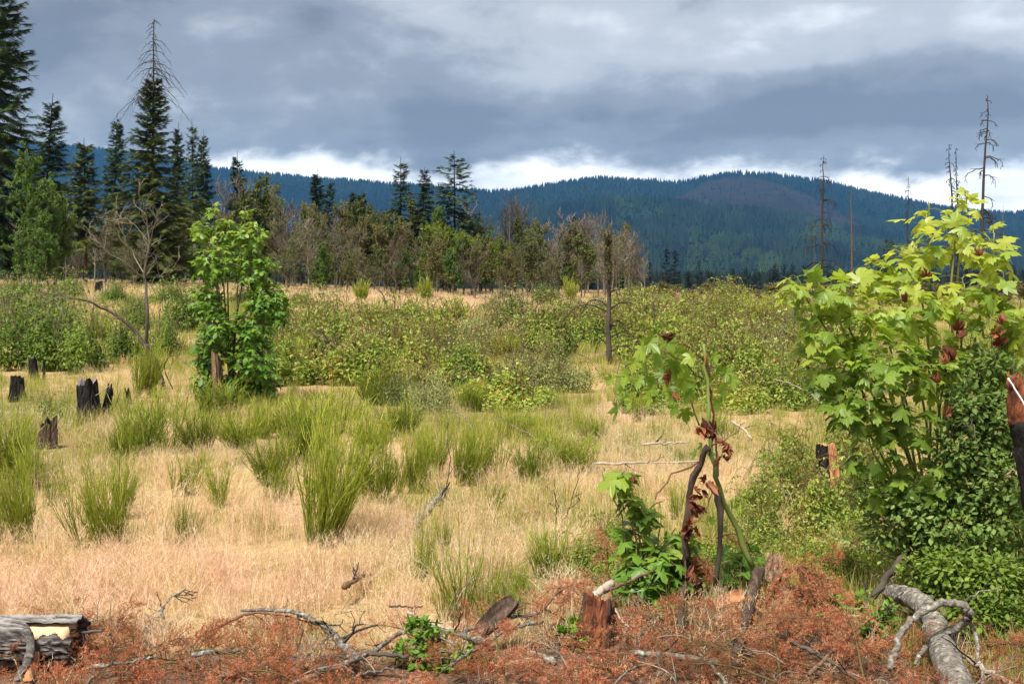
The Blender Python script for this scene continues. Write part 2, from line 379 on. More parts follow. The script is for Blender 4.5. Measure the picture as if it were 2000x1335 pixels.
def ground_mat():
    m, nt, N, L = new_mat('ground')
    tc = N('ShaderNodeTexCoord'); P = tc.outputs['Object']
    def nz(scale, det=6, ro=.6):
        n = N('ShaderNodeTexNoise'); L(P, n.inputs['Vector']); n.inputs['Scale'].default_value = scale; n.inputs['Detail'].default_value = det; n.inputs['Roughness'].default_value = ro; return n.outputs[0]
    straw = ramp_node(N, [(.3, (.20, .12, .06)), (.5, (.42, .28, .14)), (.7, (.60, .43, .23))]); L(nz(24, 8, .75), straw.inputs[0])
    green = ramp_node(N, [(.3, (.05, .055, .015)), (.7, (.17, .17, .05))]); L(nz(9, 8, .75), green.inputs[0])
    mask = ramp_node(N, [(.47, (0, 0, 0)), (.60, (1, 1, 1))]); L(nz(.22, 5), mask.inputs[0])
    m1 = N('ShaderNodeMixRGB'); L(mask.outputs[0], m1.inputs[0]); L(straw.outputs[0], m1.inputs[1]); L(green.outputs[0], m1.inputs[2])
    litter = ramp_node(N, [(.36, (.03, .02, .014)), (.48, (.11, .060, .038)), (.58, (.25, .14, .085)), (.70, (.42, .32, .22))]); L(nz(40, 8, .8), litter.inputs[0])
    far = ramp_node(N, [(.3, (.012, .018, .008)), (.7, (.03, .04, .018))]); L(nz(.05, 8, .7), far.inputs[0])
    a1 = N('ShaderNodeAttribute'); a1.attribute_name = 'litter'
    m2 = N('ShaderNodeMixRGB'); L(a1.outputs['Fac'], m2.inputs[0]); L(m1.outputs[0], m2.inputs[1]); L(litter.outputs[0], m2.inputs[2])
    a2 = N('ShaderNodeAttribute'); a2.attribute_name = 'wood'
    m3 = N('ShaderNodeMixRGB'); L(a2.outputs['Fac'], m3.inputs[0]); L(m2.outputs[0], m3.inputs[1]); L(far.outputs[0], m3.inputs[2])
    p = N('ShaderNodeBsdfPrincipled'); L(m3.outputs[0], p.inputs['Base Color']); p.inputs['Roughness'].default_value = .95; p.inputs['Specular IOR Level'].default_value = .1
    b = N('ShaderNodeBump'); b.inputs['Strength'].default_value = .6; b.inputs['Distance'].default_value = .04; L(nz(30, 8, .75), b.inputs['Height']); L(b.outputs[0], p.inputs['Normal'])
    L(p.outputs[0], N('ShaderNodeOutputMaterial').inputs[0])
    return m
def mountain_mat():  # slope colours kept very dark to carry the cloud shadow
    m, nt, N, L = new_mat('mountain')
    tc = N('ShaderNodeTexCoord')
    n = N('ShaderNodeTexNoise'); L(tc.outputs['Object'], n.inputs['Vector']); n.inputs['Scale'].default_value = .012; n.inputs['Detail'].default_value = 8; n.inputs['Roughness'].default_value = .7
    f = ramp_node(N, [(.3, (.004, .008, .006)), (.7, (.010, .016, .009))]); L(n.outputs[0], f.inputs[0])
    c = ramp_node(N, [(.3, (.014, .014, .011)), (.55, (.027, .021, .016)), (.75, (.040, .034, .024))]); L(n.outputs[0], c.inputs[0])
    a = N('ShaderNodeAttribute'); a.attribute_name = 'cut'
    mx = N('ShaderNodeMixRGB'); L(a.outputs['Fac'], mx.inputs[0]); L(f.outputs[0], mx.inputs[1]); L(c.outputs[0], mx.inputs[2])
    p = N('ShaderNodeBsdfPrincipled'); L(mx.outputs[0], p.inputs['Base Color']); p.inputs['Roughness'].default_value = 1; p.inputs['Specular IOR Level'].default_value = 0
    L(p.outputs[0], N('ShaderNodeOutputMaterial').inputs[0])
    return m

# ------------------------------------------------------------------ objects
def tag(o, label=None, cat=None, group=None, kind=None):
    for k, v in (('label', label), ('category', cat), ('group', group), ('kind', kind)):
        if v: o[k] = v
    return o
def link(name, data, parent=None, loc=(0, 0, 0)):
    o = bpy.data.objects.new(name, data); COL.objects.link(o); o.location = loc
    if parent is not None: o.parent = parent
    return o
def thing(name, label, cat, group=None, loc=(0, 0, 0), rz=0.0, scale=(1, 1, 1), tilt=(0, 0)):
    o = link(name, None, None, loc); o.rotation_euler = (tilt[0], tilt[1], rz)
    o.scale = (scale,) * 3 if isinstance(scale, (int, float)) else scale
    o.empty_display_size = .2
    return tag(o, label, cat, group)
def plant(variant, name, label, cat, group, loc, rz=0.0, scale=1.0, tilt=(0, 0)):
    """one individual of a kind: an Empty at its foot with a copy of each part (the parts share mesh data)"""
    t = thing(name, label, cat, group, loc, rz, scale, tilt)
    done = {}
    for pn, me in variant:
        up_, _, nm = pn.rpartition('/'); done[nm] = o = link(nm, me, done.get(up_, t))
        if nm in TWIGGY: o['kind'] = 'stuff'
    return t
TWIGGY = {'twigs', 'branches', 'canes', 'stems', 'leaves', 'needles', 'crown', 'splinters'}
def built(name, label, cat, base, parts, group=None):
    """a thing modelled in place: parts = [(part name, MB in world coordinates, material)]"""
    t = thing(name, label, cat, group, base)
    done = {}
    for pn, mb, mat in parts:
        for V in mb.V: V -= np.asarray(base, np.float32)
        up_, _, nm = pn.rpartition('/')
        done[nm] = o = link(nm, mb.mesh(nm, mat), done.get(up_, t))
        if nm in TWIGGY: o['kind'] = 'stuff'
    return t
def solo(name, label, cat, base, mb, mat, group=None):
    for V in mb.V: V -= np.asarray(base, np.float32)
    return tag(link(name, mb.mesh(name, mat), None, base), label, cat, group)
ORD = "first second third fourth fifth sixth seventh eighth ninth tenth eleventh twelfth thirteenth fourteenth fifteenth sixteenth seventeenth eighteenth nineteenth twentieth".split()
TENS = {2: 'twenty', 3: 'thirty', 4: 'forty', 5: 'fifty', 6: 'sixty'}
def ordw(i):
    if i < 20: return ORD[i]
    n = i + 1
    return TENS[n // 10][:-1] + 'ieth' if n % 10 == 0 else TENS[n // 10] + '-' + ORD[n % 10 - 1]

# ------------------------------------------------------------------ growing things
def offshoots(rng, P, R, n, lenf, ang, up, tmin=.2, K=5, taper=.3, rf=.6, jit=.08, abs_len=None, tmax=1.0):
    """n side branches on each limb of P"""
    N = len(P); Kp = P.shape[1]
    t = rng.uniform(tmin, tmax, (N, n)); f = t * (Kp - 1); i = np.minimum(f.astype(int), Kp - 2); u = (f - i)[..., None]
    idx = np.arange(N)[:, None]
    p0 = P[idx, i] * (1 - u) + P[idx, i + 1] * u
    d = nrm(P[idx, i + 1] - P[idx, i]); r0 = R[idx, i] * (1 - u[..., 0]) + R[idx, i + 1] * u[..., 0]
    L = np.linalg.norm(np.diff(P, axis=1), axis=2).sum(1)[:, None] * lenf * (1.15 - .65 * t) * rng.uniform(.6, 1.25, (N, n)) if abs_len is None else abs_len * rng.uniform(.6, 1.25, (N, n)) * (1.15 - .5 * t)
    q = rdir(rng, N * n).reshape(N, n, 3); q = nrm(q - d * np.sum(q * d, -1, keepdims=True))
    a = ang * rng.uniform(.65, 1.3, (N, n))[..., None]
    c = nrm(d * np.cos(a) + q * np.sin(a)).reshape(-1, 3); L = L.reshape(-1); p0 = p0.reshape(-1, 3); r0 = r0.reshape(-1)
    s = np.linspace(0, 1, K)
    Pn = p0[:, None] + c[:, None] * (s[:, None] * L[:, None, None]) + np.array([0, 0, 1.]) * (up * L)[:, None, None] * (s ** 2)[:, None]
    Pn[:, 1:] += rng.normal(size=(len(L), K - 1, 3)) * (jit * L)[:, None, None] * s[1:, None]
    return Pn, r0[:, None] * rf * (1 - (1 - taper) * s)[None]
def limb(pts, r0, r1, K=10, rng=None, jit=0.0):
    P = spline(pts, K)
    if rng is not None and jit: P[1:-1] += rng.normal(size=(K - 2, 3)) * jit
    return P[None], np.linspace(r0, r1, K)[None]
def along(rng, P, n, tmin=.1):
    """n random places and directions on each limb"""
    N, K = P.shape[:2]; f = rng.uniform(tmin, 1, (N, n)) * (K - 1); i = np.minimum(f.astype(int), K - 2); u = (f - i)[..., None]; idx = np.arange(N)[:, None]
    return (P[idx, i] * (1 - u) + P[idx, i + 1] * u).reshape(-1, 3), nrm(P[idx, i + 1] - P[idx, i]).reshape(-1, 3)

def fir_tree(seed, H, rad, n=220, base=.10, droop=.25, sprays=16, size=.55, mat='fir', dead_top=0.0, power=.85, gap=0.0, trunk_r=None):
    """conifer: tapered trunk, whorls of drooping boughs, feathery sprays. Returns [(part, mesh)]"""
    rng = RNG(seed); tb, cb = MB(), MB()
    tr = trunk_r or H * .012
    TP = np.stack([np.linspace(0, 1, 14) ** 2 * rng.normal() * .012 * H, np.linspace(0, 1, 14) ** 2 * rng.normal() * .012 * H, np.linspace(0, H, 14)], -1)
    TP[1:-1, :2] += rng.normal(size=(12, 2)) * H * .0012
    tubes(tb, TP, np.linspace(tr, tr * .06, 14) + .012, 7, .5)
    top = 1 - dead_top
    whorls = int(n / 5.5); hs = base + (top - base) * (np.arange(whorls) + .5) / whorls
    h = np.repeat(hs, 6)[:n] + rng.normal(size=len(np.repeat(hs, 6)[:n])) * .006; h = np.clip(h, base, top - .004); n = len(h)
    az = rng.uniform(0, 2 * math.pi, n); u = (top - h) / (top - base)
    lump = 1 + gap * np.sin(h * 37 + seed) + .25 * (vnoise(az * 1.3 + seed, h * 9, seed) - .5) * 2
    L = (rad * u ** power * rng.uniform(.62, 1.12, n) * lump + .03 * rad + .15)
    low = ss(.75, 1.0, u); L *= 1 - .35 * low
    i = np.clip(h * 13, 0, 12.99); k = i.astype(int); f = (i - k)[:, None]; p0 = TP[k] * (1 - f) + TP[np.minimum(k + 1, 13)] * f
    el = .55 * (1 - u) ** 1.5 - droop * (.35 + u)
    s = np.linspace(0, 1, 6); o = np.stack([np.cos(az), np.sin(az), 0 * az], -1)
    P = p0[:, None] + o[:, None] * (L[:, None] * s)[..., None] * .97
    P[..., 2] += L[:, None] * (el[:, None] * s - .35 * droop * s ** 2 + (.28 * droop + .1) * s ** 3)
    P[:, 1:] += rng.normal(size=(n, 5, 3)) * .03 * L[:, None, None]
    tubes(tb, P, np.linspace(1, .25, 6)[None] * (.010 + .014 * L)[:, None] * .7, 3, .35)
    wood = [('trunk', None)]
    cnt = max(4, sprays)
    pos, dr = along(rng, P, cnt, .16); u2 = np.repeat(u, cnt); L2 = np.repeat(L, cnt)
    side = nrm(np.cross(dr, [0, 0, 1.])) * rng.choice([-1, 1], len(pos))[:, None]
    ax = nrm(dr * rng.uniform(.4, 1.0, (len(pos), 1)) + side * rng.uniform(.2, 1.0, (len(pos), 1)) + np.array([0, 0, -1.]) * rng.uniform(.0, .55, (len(pos), 1)) + rdir(rng, len(pos)) * .15)
    szs = size * (.45 + .55 * np.minimum(L2 / rad, 1)) * rng.uniform(.6, 1.25, len(pos))
    cl = np.repeat(rng.uniform(.2, .7, n), cnt) + rng.normal(size=len(pos)) * .16
    stamp(cb, FIR, pos, ax, np.array([0, 0, 1.]) + rdir(rng, len(pos)) * .35, szs, np.clip(cl, 0, 1))
    if dead_top:
        m = 64; h = top - .12 + (.115 + dead_top) * rng.random(m); az = rng.uniform(0, 6.28, m); L = rad * (.10 + 1.05 * (1.0 - h) / (dead_top + .12) * .62) * rng.uniform(.5, 1.2, m)
        i = np.clip(h * 13, 0, 12.99); k = i.astype(int); f = (i - k)[:, None]; p0 = TP[k] * (1 - f) + TP[np.minimum(k + 1, 13)] * f
        s = np.linspace(0, 1, 6); P = p0[:, None] + np.stack([np.cos(az), np.sin(az), 0 * az], -1)[:, None] * (L[:, None] * s)[..., None]
        P[..., 2] += L[:, None] * (.1 * s - .75 * s ** 2); P += rng.normal(size=P.shape) * .03
        R = np.linspace(.03, .012, 6)[None] * np.ones((m, 1)); tubes(tb, P, R, 3, .6)
        Q, S_ = offshoots(rng, P, R, 3, .35, .8, -.2, .2, 4); tubes(tb, Q, S_, 3, .6)
    return [('trunk', tb.mesh('fir_trunk', M['black_twig'])), ('crown', cb.mesh('fir_crown', M[mat]))]

def snag(seed, H, r=.11, n=46, L0=1.6, droop=.9, top=.3, lean=.02, mat='black_twig', start=.25):
    """dead conifer: bare trunk with thin drooping branches"""
    rng = RNG(seed); tb, bb = MB(), MB()
    z = np.linspace(0, 1, 14); TP = np.stack([lean * H * z ** 2 + rng.normal(size=14) * .004 * H * z, rng.normal(size=14) * .004 * H * z, z * H], -1)
    tubes(tb, TP, r * (1 - z) ** .8 + .012, 6, .5, lump=.3, rng=rng)
    h = start + (1 - start) * rng.random(n); az = rng.uniform(0, 6.28, n)
    L = L0 * np.minimum(1.25 * (1.02 - h), 1) * rng.uniform(.25, 1.15, n) + .12
    i = np.clip(h * 13, 0, 12.99); k = i.astype(int); f = (i - k)[:, None]; p0 = TP[k] * (1 - f) + TP[np.minimum(k + 1, 13)] * f
    s = np.linspace(0, 1, 7); P = p0[:, None] + np.stack([np.cos(az), np.sin(az), 0 * az], -1)[:, None] * (L[:, None] * np.sin(s * 1.35))[..., None]
    P[..., 2] += L[:, None] * (top * s - droop * s ** 2.2); P[:, 1:] += rng.normal(size=(n, 6, 3)) * .03 * L[:, None, None]
    R = np.linspace(1, .35, 7)[None] * (.018 + .016 * L)[:, None]; tubes(bb, P, R, 3, rng.random(n))
    Q, S_ = offshoots(rng, P, R, 5, .35, .7, -.25, .25, 4, .4, .7); tubes(bb, Q, np.maximum(S_, .010), 3, .5)
    return [('trunk', tb.mesh('snag_trunk', M[mat])), ('trunk/branches', bb.mesh('snag_branches', M[mat]))]

def broadleaf(seed, H, stems=1, limbs=12, twigs=6, fine=5, spread=.55, leaves=0, leaf=.16, leaf_mat_='green_tree', wood='twig', r=.09, up=.25, tw=.014, lean=.1, low=.2, drop=0.0):
    """branching tree or bush; bare when leaves = 0"""
    rng = RNG(seed); wb, lb = MB(), MB(); PP, RR = [], []
    for k in range(stems):
        a = rng.uniform(0, 6.28); sp = lean * H * rng.uniform(.4, 1.4) * (1 if stems > 1 else .5)
        o = np.array([math.cos(a), math.sin(a), 0]) * .06 * (stems > 1)
        h = H * rng.uniform(.7, 1.0) if k else H * .96
        p, q = limb([o, o + [math.cos(a) * sp * .3, math.sin(a) * sp * .3, h * .35], o + [math.cos(a) * sp * .8, math.sin(a) * sp * .8, h * .7], o + [math.cos(a) * sp, math.sin(a) * sp, h]], r, r * .12, 9, rng, H * .008)
        PP.append(p); RR.append(q)
    P, R = np.concatenate(PP), np.concatenate(RR)
    tubes(wb, P, R, 6, rng.random(len(P)), lump=.2, rng=rng)
    P1, R1 = offshoots(rng, P, R, limbs, .42 * spread / .55, .8, up, low, 6, .3, .6); tubes(wb, P1, np.maximum(R1, tw), 4, rng.random(len(P1)))
    P2, R2 = offshoots(rng, P1, R1, twigs, .5, .7, up * .6, .15, 5, .4, .65); tubes(wb, P2, np.maximum(R2, tw * .75), 3, rng.random(len(P2)))
    P3, R3 = offshoots(rng, P2, R2, fine, .55, .7, up * .3 - drop, .15, 4, .5, .7)
    sd = nrm(np.cross(P3[:, -1] - P3[:, 0], rdir(rng, len(P3)))); ribbons(wb, P3, np.maximum(R3, tw * .55), sd, rng.random(len(P3)))
    parts = [('trunk' if stems == 1 else 'stems', wb.mesh('limbs', M[wood]))]
    if leaves:
        pos, dr = along(rng, P3, leaves); n = len(pos)
        ax = nrm(dr * .5 + rdir(rng, n) * .7 + np.array([0, 0, -.35])); cl = np.repeat(rng.random(len(P3)), leaves) * .5 + .25 + rng.normal(size=n) * .15
        stamp(lb, RHOMB, pos, ax, np.array([0, 0, .8]) + rdir(rng, n) * .7, leaf * rng.uniform(.6, 1.3, n), np.clip(cl, 0, 1))
        parts.append(('crown', lb.mesh('leaves', M[leaf_mat_])))
    return parts

def broom(seed, n=110, H=1.0, fan=.55, sub=8, w=.0034, bend=.15):
    rng = RNG(seed); sb, fb = MB(), MB()
    az = rng.uniform(0, 6.28, n); e = fan * np.sqrt(rng.random(n)); o = np.stack([np.cos(az), np.sin(az), 0 * az], -1)
    L = H * (.38 + .67 * rng.random(n) ** .8) * (1 - .2 * (e / fan) ** 2); s = np.linspace(0, 1, 6)
    root = rng.normal(size=(5, 2)) * .13; ri = rng.integers(0, 5, n); L = L * rng.uniform(.7, 1.08, 5)[ri]
    P = o[:, None] * (.05 * rng.random(n)[:, None] + np.sin(e)[:, None] * L[:, None] * s ** .9)[..., None]
    P[..., :2] += root[ri][:, None]; P[..., 2] = np.cos(e)[:, None] * L[:, None] * s; P += rng.normal(size=P.shape) * .016 * H * s[None, :, None]
    tubes(sb, P, np.linspace(.0055, .002, 6)[None] * np.ones((n, 1)), 3, rng.uniform(.1, .45, n))
    Q, _ = offshoots(rng, P, np.ones((n, 6)) * .003, sub, .30, .42, .12, .22, 4, .5, 1, .06)
    sd = nrm(np.cross(Q[:, -1] - Q[:, 0], rdir(rng, len(Q)))); wq = np.array([1, 1, .8, .15])[None] * w * rng.uniform(.7, 1.2, (len(Q), 1))
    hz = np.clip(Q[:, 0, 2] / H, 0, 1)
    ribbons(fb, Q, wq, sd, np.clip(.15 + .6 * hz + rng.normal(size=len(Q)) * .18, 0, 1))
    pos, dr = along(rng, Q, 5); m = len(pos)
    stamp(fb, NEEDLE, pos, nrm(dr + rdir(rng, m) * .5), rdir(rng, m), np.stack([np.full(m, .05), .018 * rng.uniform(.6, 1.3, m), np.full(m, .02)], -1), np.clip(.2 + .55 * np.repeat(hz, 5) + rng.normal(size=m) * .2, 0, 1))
    return [('stems', sb.mesh('broom_stems', M['broom'])), ('twigs', fb.mesh('broom_twigs', M['broom']))]

def leaf_cloud(rng, C, Rad, n, out=.5, down=.45, inner=.45):
    """places and headings for leaves through a union of ellipsoids (C centres, Rad radii)"""
    C, Rad = np.asarray(C, float), np.asarray(Rad, float)
    w = Rad[:, 0] * Rad[:, 2]; k = rng.choice(len(C), n, p=w / w.sum()); d = rdir(rng, n)
    u = inner + (1 - inner) * rng.random(n) ** .6
    pos = C[k] + d * Rad[k] * u[:, None] * rng.uniform(.85, 1.12, (n, 1))
    ax = nrm(d * out + np.array([0, 0, -down]) + rdir(rng, n) * .55); no = np.array([0, 0, .9]) + d * .55 + rdir(rng, n) * .35
    return pos, ax, no, k

def thicket(seed, n=2300, leaf=.075, tm=TRI3, mat='bramble', canes=34, lumps=9, h=.75, cane_mat='redstem', flat=.75):
    """low mound of leafy arching canes, about 1 m in radius"""
    rng = RNG(seed); lb, cb = MB(), MB()
    a = rng.uniform(0, 6.28, lumps); rr = np.sqrt(rng.random(lumps)) * .72
    hh = h * (1 - .55 * rr) * rng.uniform(.6, 1.15, lumps)
    C = np.stack([np.cos(a) * rr, np.sin(a) * rr, hh * .5], -1); Rad = np.stack([rng.uniform(.28, .45, lumps)] * 2 + [hh * .55], -1); Rad[:, 1] = rng.uniform(.28, .45, lumps)
    pos, ax, no, k = leaf_cloud(rng, C, Rad, n, .5, .25, .35); pos[:, 2] = np.abs(pos[:, 2])
    tone = np.clip(rng.uniform(.25, .65, lumps)[k] + rng.normal(size=n) * .17, 0, .93); tone[rng.random(n) < .02] = .985
    stamp(lb, tm, pos, ax, no, leaf * rng.uniform(.6, 1.3, n), tone)
    for j in range(canes):
        b = rng.uniform(-.5, .5, 2); d = rng.uniform(0, 6.28); L = rng.uniform(.5, 1.1); hz = h * rng.uniform(.8, 1.35)
        p, r = limb([[b[0], b[1], 0], [b[0] + math.cos(d) * L * .25, b[1] + math.sin(d) * L * .25, hz * .85], [b[0] + math.cos(d) * L * .7, b[1] + math.sin(d) * L * .7, hz * .95], [b[0] + math.cos(d) * L, b[1] + math.sin(d) * L, hz * .5]], .007, .003, 8)
        tubes(cb, p, r, 3, rng.random())
        q, dr = along(rng, p, 9, .3); m = len(q)
        stamp(lb, tm, q, nrm(dr * .4 + rdir(rng, m) * .8), np.array([0, 0, 1.]) + rdir(rng, m) * .5, leaf * rng.uniform(.6, 1.2, m), rng.uniform(.3, .8, m))
    return [('leaves', lb.mesh('thicket_leaves', M[mat])), ('canes', cb.mesh('thicket_canes', M[cane_mat]))]

def dead_spray(seed, L=.34, tone=0.0, sparse=1.0):
    """one dead fir bough: twig, side twigs, rust-coloured needles"""
    rng = RNG(seed); mb = MB()
    P, R = limb([[0, 0, 0], [rng.normal() * .02, L * .5, .03], [rng.normal() * .04, L, -.02]], .0035, .0015, 7)
    Q, S_ = offshoots(rng, P, R, 15, .36, .85, -.08, .08, 5, .5, .6, .05); S2, T2 = offshoots(rng, Q, S_, 2, .5, .7, -.05, .3, 4)
    tubes(mb, P, R, 4, -.15); tubes(mb, Q, S_, 3, -.1)
    for A, m in ((P, int(40 * sparse)), (Q, int(20 * sparse)), (S2, int(10 * sparse))):
        if m == 0: continue
        pos, dr = along(rng, A, m, .05); k = len(pos); q = rdir(rng, k); q = nrm(q - dr * np.sum(q * dr, -1, keepdims=True))
        ax = nrm(dr * .55 + q); sz = np.stack([np.full(k, .030), rng.uniform(.014, .025, k), np.full(k, .02)], -1)
        stamp(mb, NEEDLE, pos, ax, rdir(rng, k), sz, np.clip(np.repeat(rng.uniform(.3, .65, len(A)), m) + tone + rng.normal(size=k) * .12, 0, 1))
    return mb

def grass_tuft(seed, n, r, h0, h1, w, lean=.75, seeds=True, tone=(.2, .9)):
    rng = RNG(seed); mb = MB()
    a = rng.uniform(0, 6.28, n); q = r * np.sqrt(rng.random(n)); L = rng.uniform(h0, h1, n); b = rng.uniform(0, 6.28, n); e = lean * rng.random(n)
    s = np.linspace(0, 1, 4); o = np.stack([np.cos(b), np.sin(b), 0 * b], -1)
    P = np.stack([np.cos(a) * q, np.sin(a) * q, 0 * a], -1)[:, None] + o[:, None] * (L * e)[:, None, None] * (s ** 1.7)[:, None]
    P[..., 2] += L[:, None] * (s - .35 * e[:, None] * s ** 2)
    t = rng.uniform(*tone, n)
    ribbons(mb, P, w * np.array([1, .9, .6, .1])[None] * rng.uniform(.6, 1.2, (n, 1)), nrm(np.cross(o, [0, 0, 1.])) , t)
    if seeds:
        m = 6; f = rng.uniform(.62, 1, (n, m)) * 3; i = np.minimum(f.astype(int), 2); u = (f - i)[..., None]; idx = np.arange(n)[:, None]
        pos = (P[idx, i] * (1 - u) + P[idx, i + 1] * u).reshape(-1, 3); k = len(pos)
        sz = np.stack([np.full(k, w * 13), rng.uniform(.02, .055, k) * (h1 / .4), np.full(k, .01)], -1)
        stamp(mb, NEEDLE, pos, nrm(rdir(rng, k) * .6 + np.array([0, 0, .8])), rdir(rng, k), sz, np.clip(np.repeat(t, m) + .08, 0, 1))
    return mb

def scatter(name, variants, pts, rot, scl, idx, label, cat):
    """ground cover: many small tufts of a few kinds set on points, as one object"""
    me = bpy.data.meshes.new(name); n = len(pts)
    me.vertices.add(n); me.vertices.foreach_set('co', np.asarray(pts, np.float32).ravel())
    a = me.attributes.new('rot', 'FLOAT_VECTOR', 'POINT'); a.data.foreach_set('vector', np.asarray(rot, np.float32).ravel())
    a = me.attributes.new('scl', 'FLOAT_VECTOR', 'POINT'); a.data.foreach_set('vector', np.asarray(scl, np.float32).ravel())
    a = me.attributes.new('idx', 'INT', 'POINT'); a.data.foreach_set('value', np.asarray(idx, np.int32))
    o = tag(link(name, me), label, cat, None, 'stuff')
    g = bpy.data.node_groups.new(name, 'GeometryNodeTree')
    g.interface.new_socket('Geometry', in_out='INPUT', socket_type='NodeSocketGeometry'); g.interface.new_socket('Geometry', in_out='OUTPUT', socket_type='NodeSocketGeometry')
    N, L = g.nodes.new, g.links.new
    gi, go = N('NodeGroupInput'), N('NodeGroupOutput'); iop = N('GeometryNodeInstanceOnPoints'); jn = N('GeometryNodeJoinGeometry')
    g2i = []
    for k, v in enumerate(variants):
        src = bpy.data.objects.new(name + '_tuft', v); oi = N('GeometryNodeObjectInfo'); oi.inputs['Object'].default_value = src
        gg = N('GeometryNodeGeometryToInstance'); L(oi.outputs['Geometry'], gg.inputs[0]); g2i.append(gg)
    for gg in reversed(g2i): L(gg.outputs[0], jn.inputs[0])
    def named(nm, ty):
        a = N('GeometryNodeInputNamedAttribute'); a.data_type = ty; a.inputs[0].default_value = nm; return a.outputs[0]
    L(gi.outputs[0], iop.inputs['Points']); L(jn.outputs[0], iop.inputs['Instance']); iop.inputs['Pick Instance'].default_value = True
    L(named('idx', 'INT'), iop.inputs['Instance Index']); L(named('scl', 'FLOAT_VECTOR'), iop.inputs['Scale'])
    e2r = N('FunctionNodeEulerToRotation'); L(named('rot', 'FLOAT_VECTOR'), e2r.inputs[0]); L(e2r.outputs[0], iop.inputs['Rotation'])
    L(iop.outputs[0], go.inputs[0])
    md = o.modifiers.new('tufts', 'NODES'); md.node_group = g
    return o

# ------------------------------------------------------------------ ground
def grid_mesh(name, X, Y, Z, mat, attrs=None):
    r, c = X.shape; me = bpy.data.meshes.new(name)
    V = np.stack([X, Y, Z], -1).reshape(-1, 3).astype(np.float32)
    i, j = np.meshgrid(np.arange(r - 1), np.arange(c - 1), indexing='ij'); a = (i * c + j).ravel()
    Q = np.stack([a, a + 1, a + c + 1, a + c], -1).astype(np.int32)
    me.vertices.add(len(V)); me.vertices.foreach_set('co', V.ravel()); me.loops.add(Q.size); me.loops.foreach_set('vertex_index', Q.ravel())
    me.polygons.add(len(Q)); me.polygons.foreach_set('loop_start', np.arange(0, Q.size, 4, dtype=np.int32)); me.polygons.foreach_set('use_smooth', np.ones(len(Q), bool))
    for k, v in (attrs or {}).items():
        at_ = me.attributes.new(k, 'FLOAT', 'POINT'); at_.data.foreach_set('value', np.asarray(v, np.float32).ravel())
    me.materials.append(mat); me.update(calc_edges=True); me.validate()
    return me
ys = np.concatenate([[-60, -30, -15, -8, -4, -1, 1, 2.2], np.arange(3.0, 9, .09), np.geomspace(9, 120, 170), np.geomspace(123, 7000, 90)])
us = np.linspace(-1, 1, 281); us = np.sign(us) * np.abs(us) ** 1.15
YY = np.repeat(ys[:, None], len(us), 1); XX = us[None] * (14 + np.maximum(YY, 0) * .72)
ZZ = terr(XX, YY)
edge_ = slash_edge(XX)
litter = ss(.35, -.25, YY - edge_ + .5 * fbm(XX * 3, YY * 3, 4)) * ss(.5, 2, YY)
tag(link('ground', grid_mesh('ground', XX, YY, ZZ, ground_mat(), {'litter': litter, 'wood': ss(118, 175, YY)})), kind='structure')

# ------------------------------------------------------------------ mountains and the woods on them
RIDGE = np.array([(-1500, 300), (-900, 270), (-400, 255), (0, 268), (130, 277), (300, 297), (430, 323), (520, 332), (640, 344), (770, 352), (960, 369), (1000, 366), (1040, 360), (1090, 352), (1120, 346), (1180, 341), (1280, 348),
                  (1330, 351), (1380, 339), (1440, 331), (1500, 334), (1600, 346), (1700, 369), (1800, 391), (1900, 405), (1960, 410), (2050, 406), (2400, 395), (3200, 380)], float)
KNOLL = np.array([(-1500, 500), (0, 505), (300, 500), (600, 505), (800, 482), (900, 447), (1000, 420), (1080, 399), (1180, 382), (1260, 380), (1330, 388), (1400, 396), (1500, 404), (1600, 424), (1700, 448), (1800, 468), (1950, 484), (2200, 500), (3200, 505)], float)
def interp_smooth(T, px):
    k = 12.0; return (np.interp(px - k, T[:, 0], T[:, 1]) + np.interp(px, T[:, 0], T[:, 1]) + np.interp(px + k, T[:, 0], T[:, 1])) / 3
def ridge_depth(px): return 5600 + 900 * ss(1000, 300, px)
def mountain_z(px, d):
    Dr = ridge_depth(px); zr = EYE + (HZ - interp_smooth(RIDGE, px) - 9) / F * Dr + 16
    t = np.clip((d - 2500) / (Dr - 2500), 0, 1); back = np.clip((d - Dr) / 1600, 0, 1)
    spur = (fbm(px / 130 + d / 1700, d / 1500, 31) * 120 + fbm(px / 45, d / 700, 33) * 34) * 4 * t * (1 - t)
    h1 = zr * t ** 1.45 + spur - zr * .5 * back ** 1.5
    Dk = 4000.0; zk = EYE + (HZ - interp_smooth(KNOLL, px) - 8) / F * Dk + 16
    t2 = np.clip((d - 2250) / (Dk - 2250), 0, 1); b2 = np.clip((d - Dk) / 1300, 0, 1)
    h2 = zk * (t2 ** 1.15) * (1 - .55 * b2 * b2) + fbm(px / 60, d / 500, 35) * 60 * 4 * t2 * (1 - t2)
    top = np.maximum(h1, h2)
    return top - 16
def on_mountain(px, d): return np.stack([(px - 1000) / F * d, d + 0 * px, mountain_z(px, d)], -1)
CUT = np.array([(1290, 392), (1330, 380), (1380, 358), (1420, 346), (1480, 346), (1540, 366), (1600, 390), (1650, 420), (1700, 452), (1680, 475), (1600, 470), (1500, 440), (1400, 415)], float)
def inside(poly, x, y):
    r = np.zeros(np.shape(x), bool); j = len(poly) - 1
    for i in range(len(poly)):
        xi, yi = poly[i]; xj, yj = poly[j]
        r ^= ((yi > y) != (yj > y)) & (x < (xj - xi) * (y - yi) / (yj - yi + 1e-9) + xi); j = i
    return r
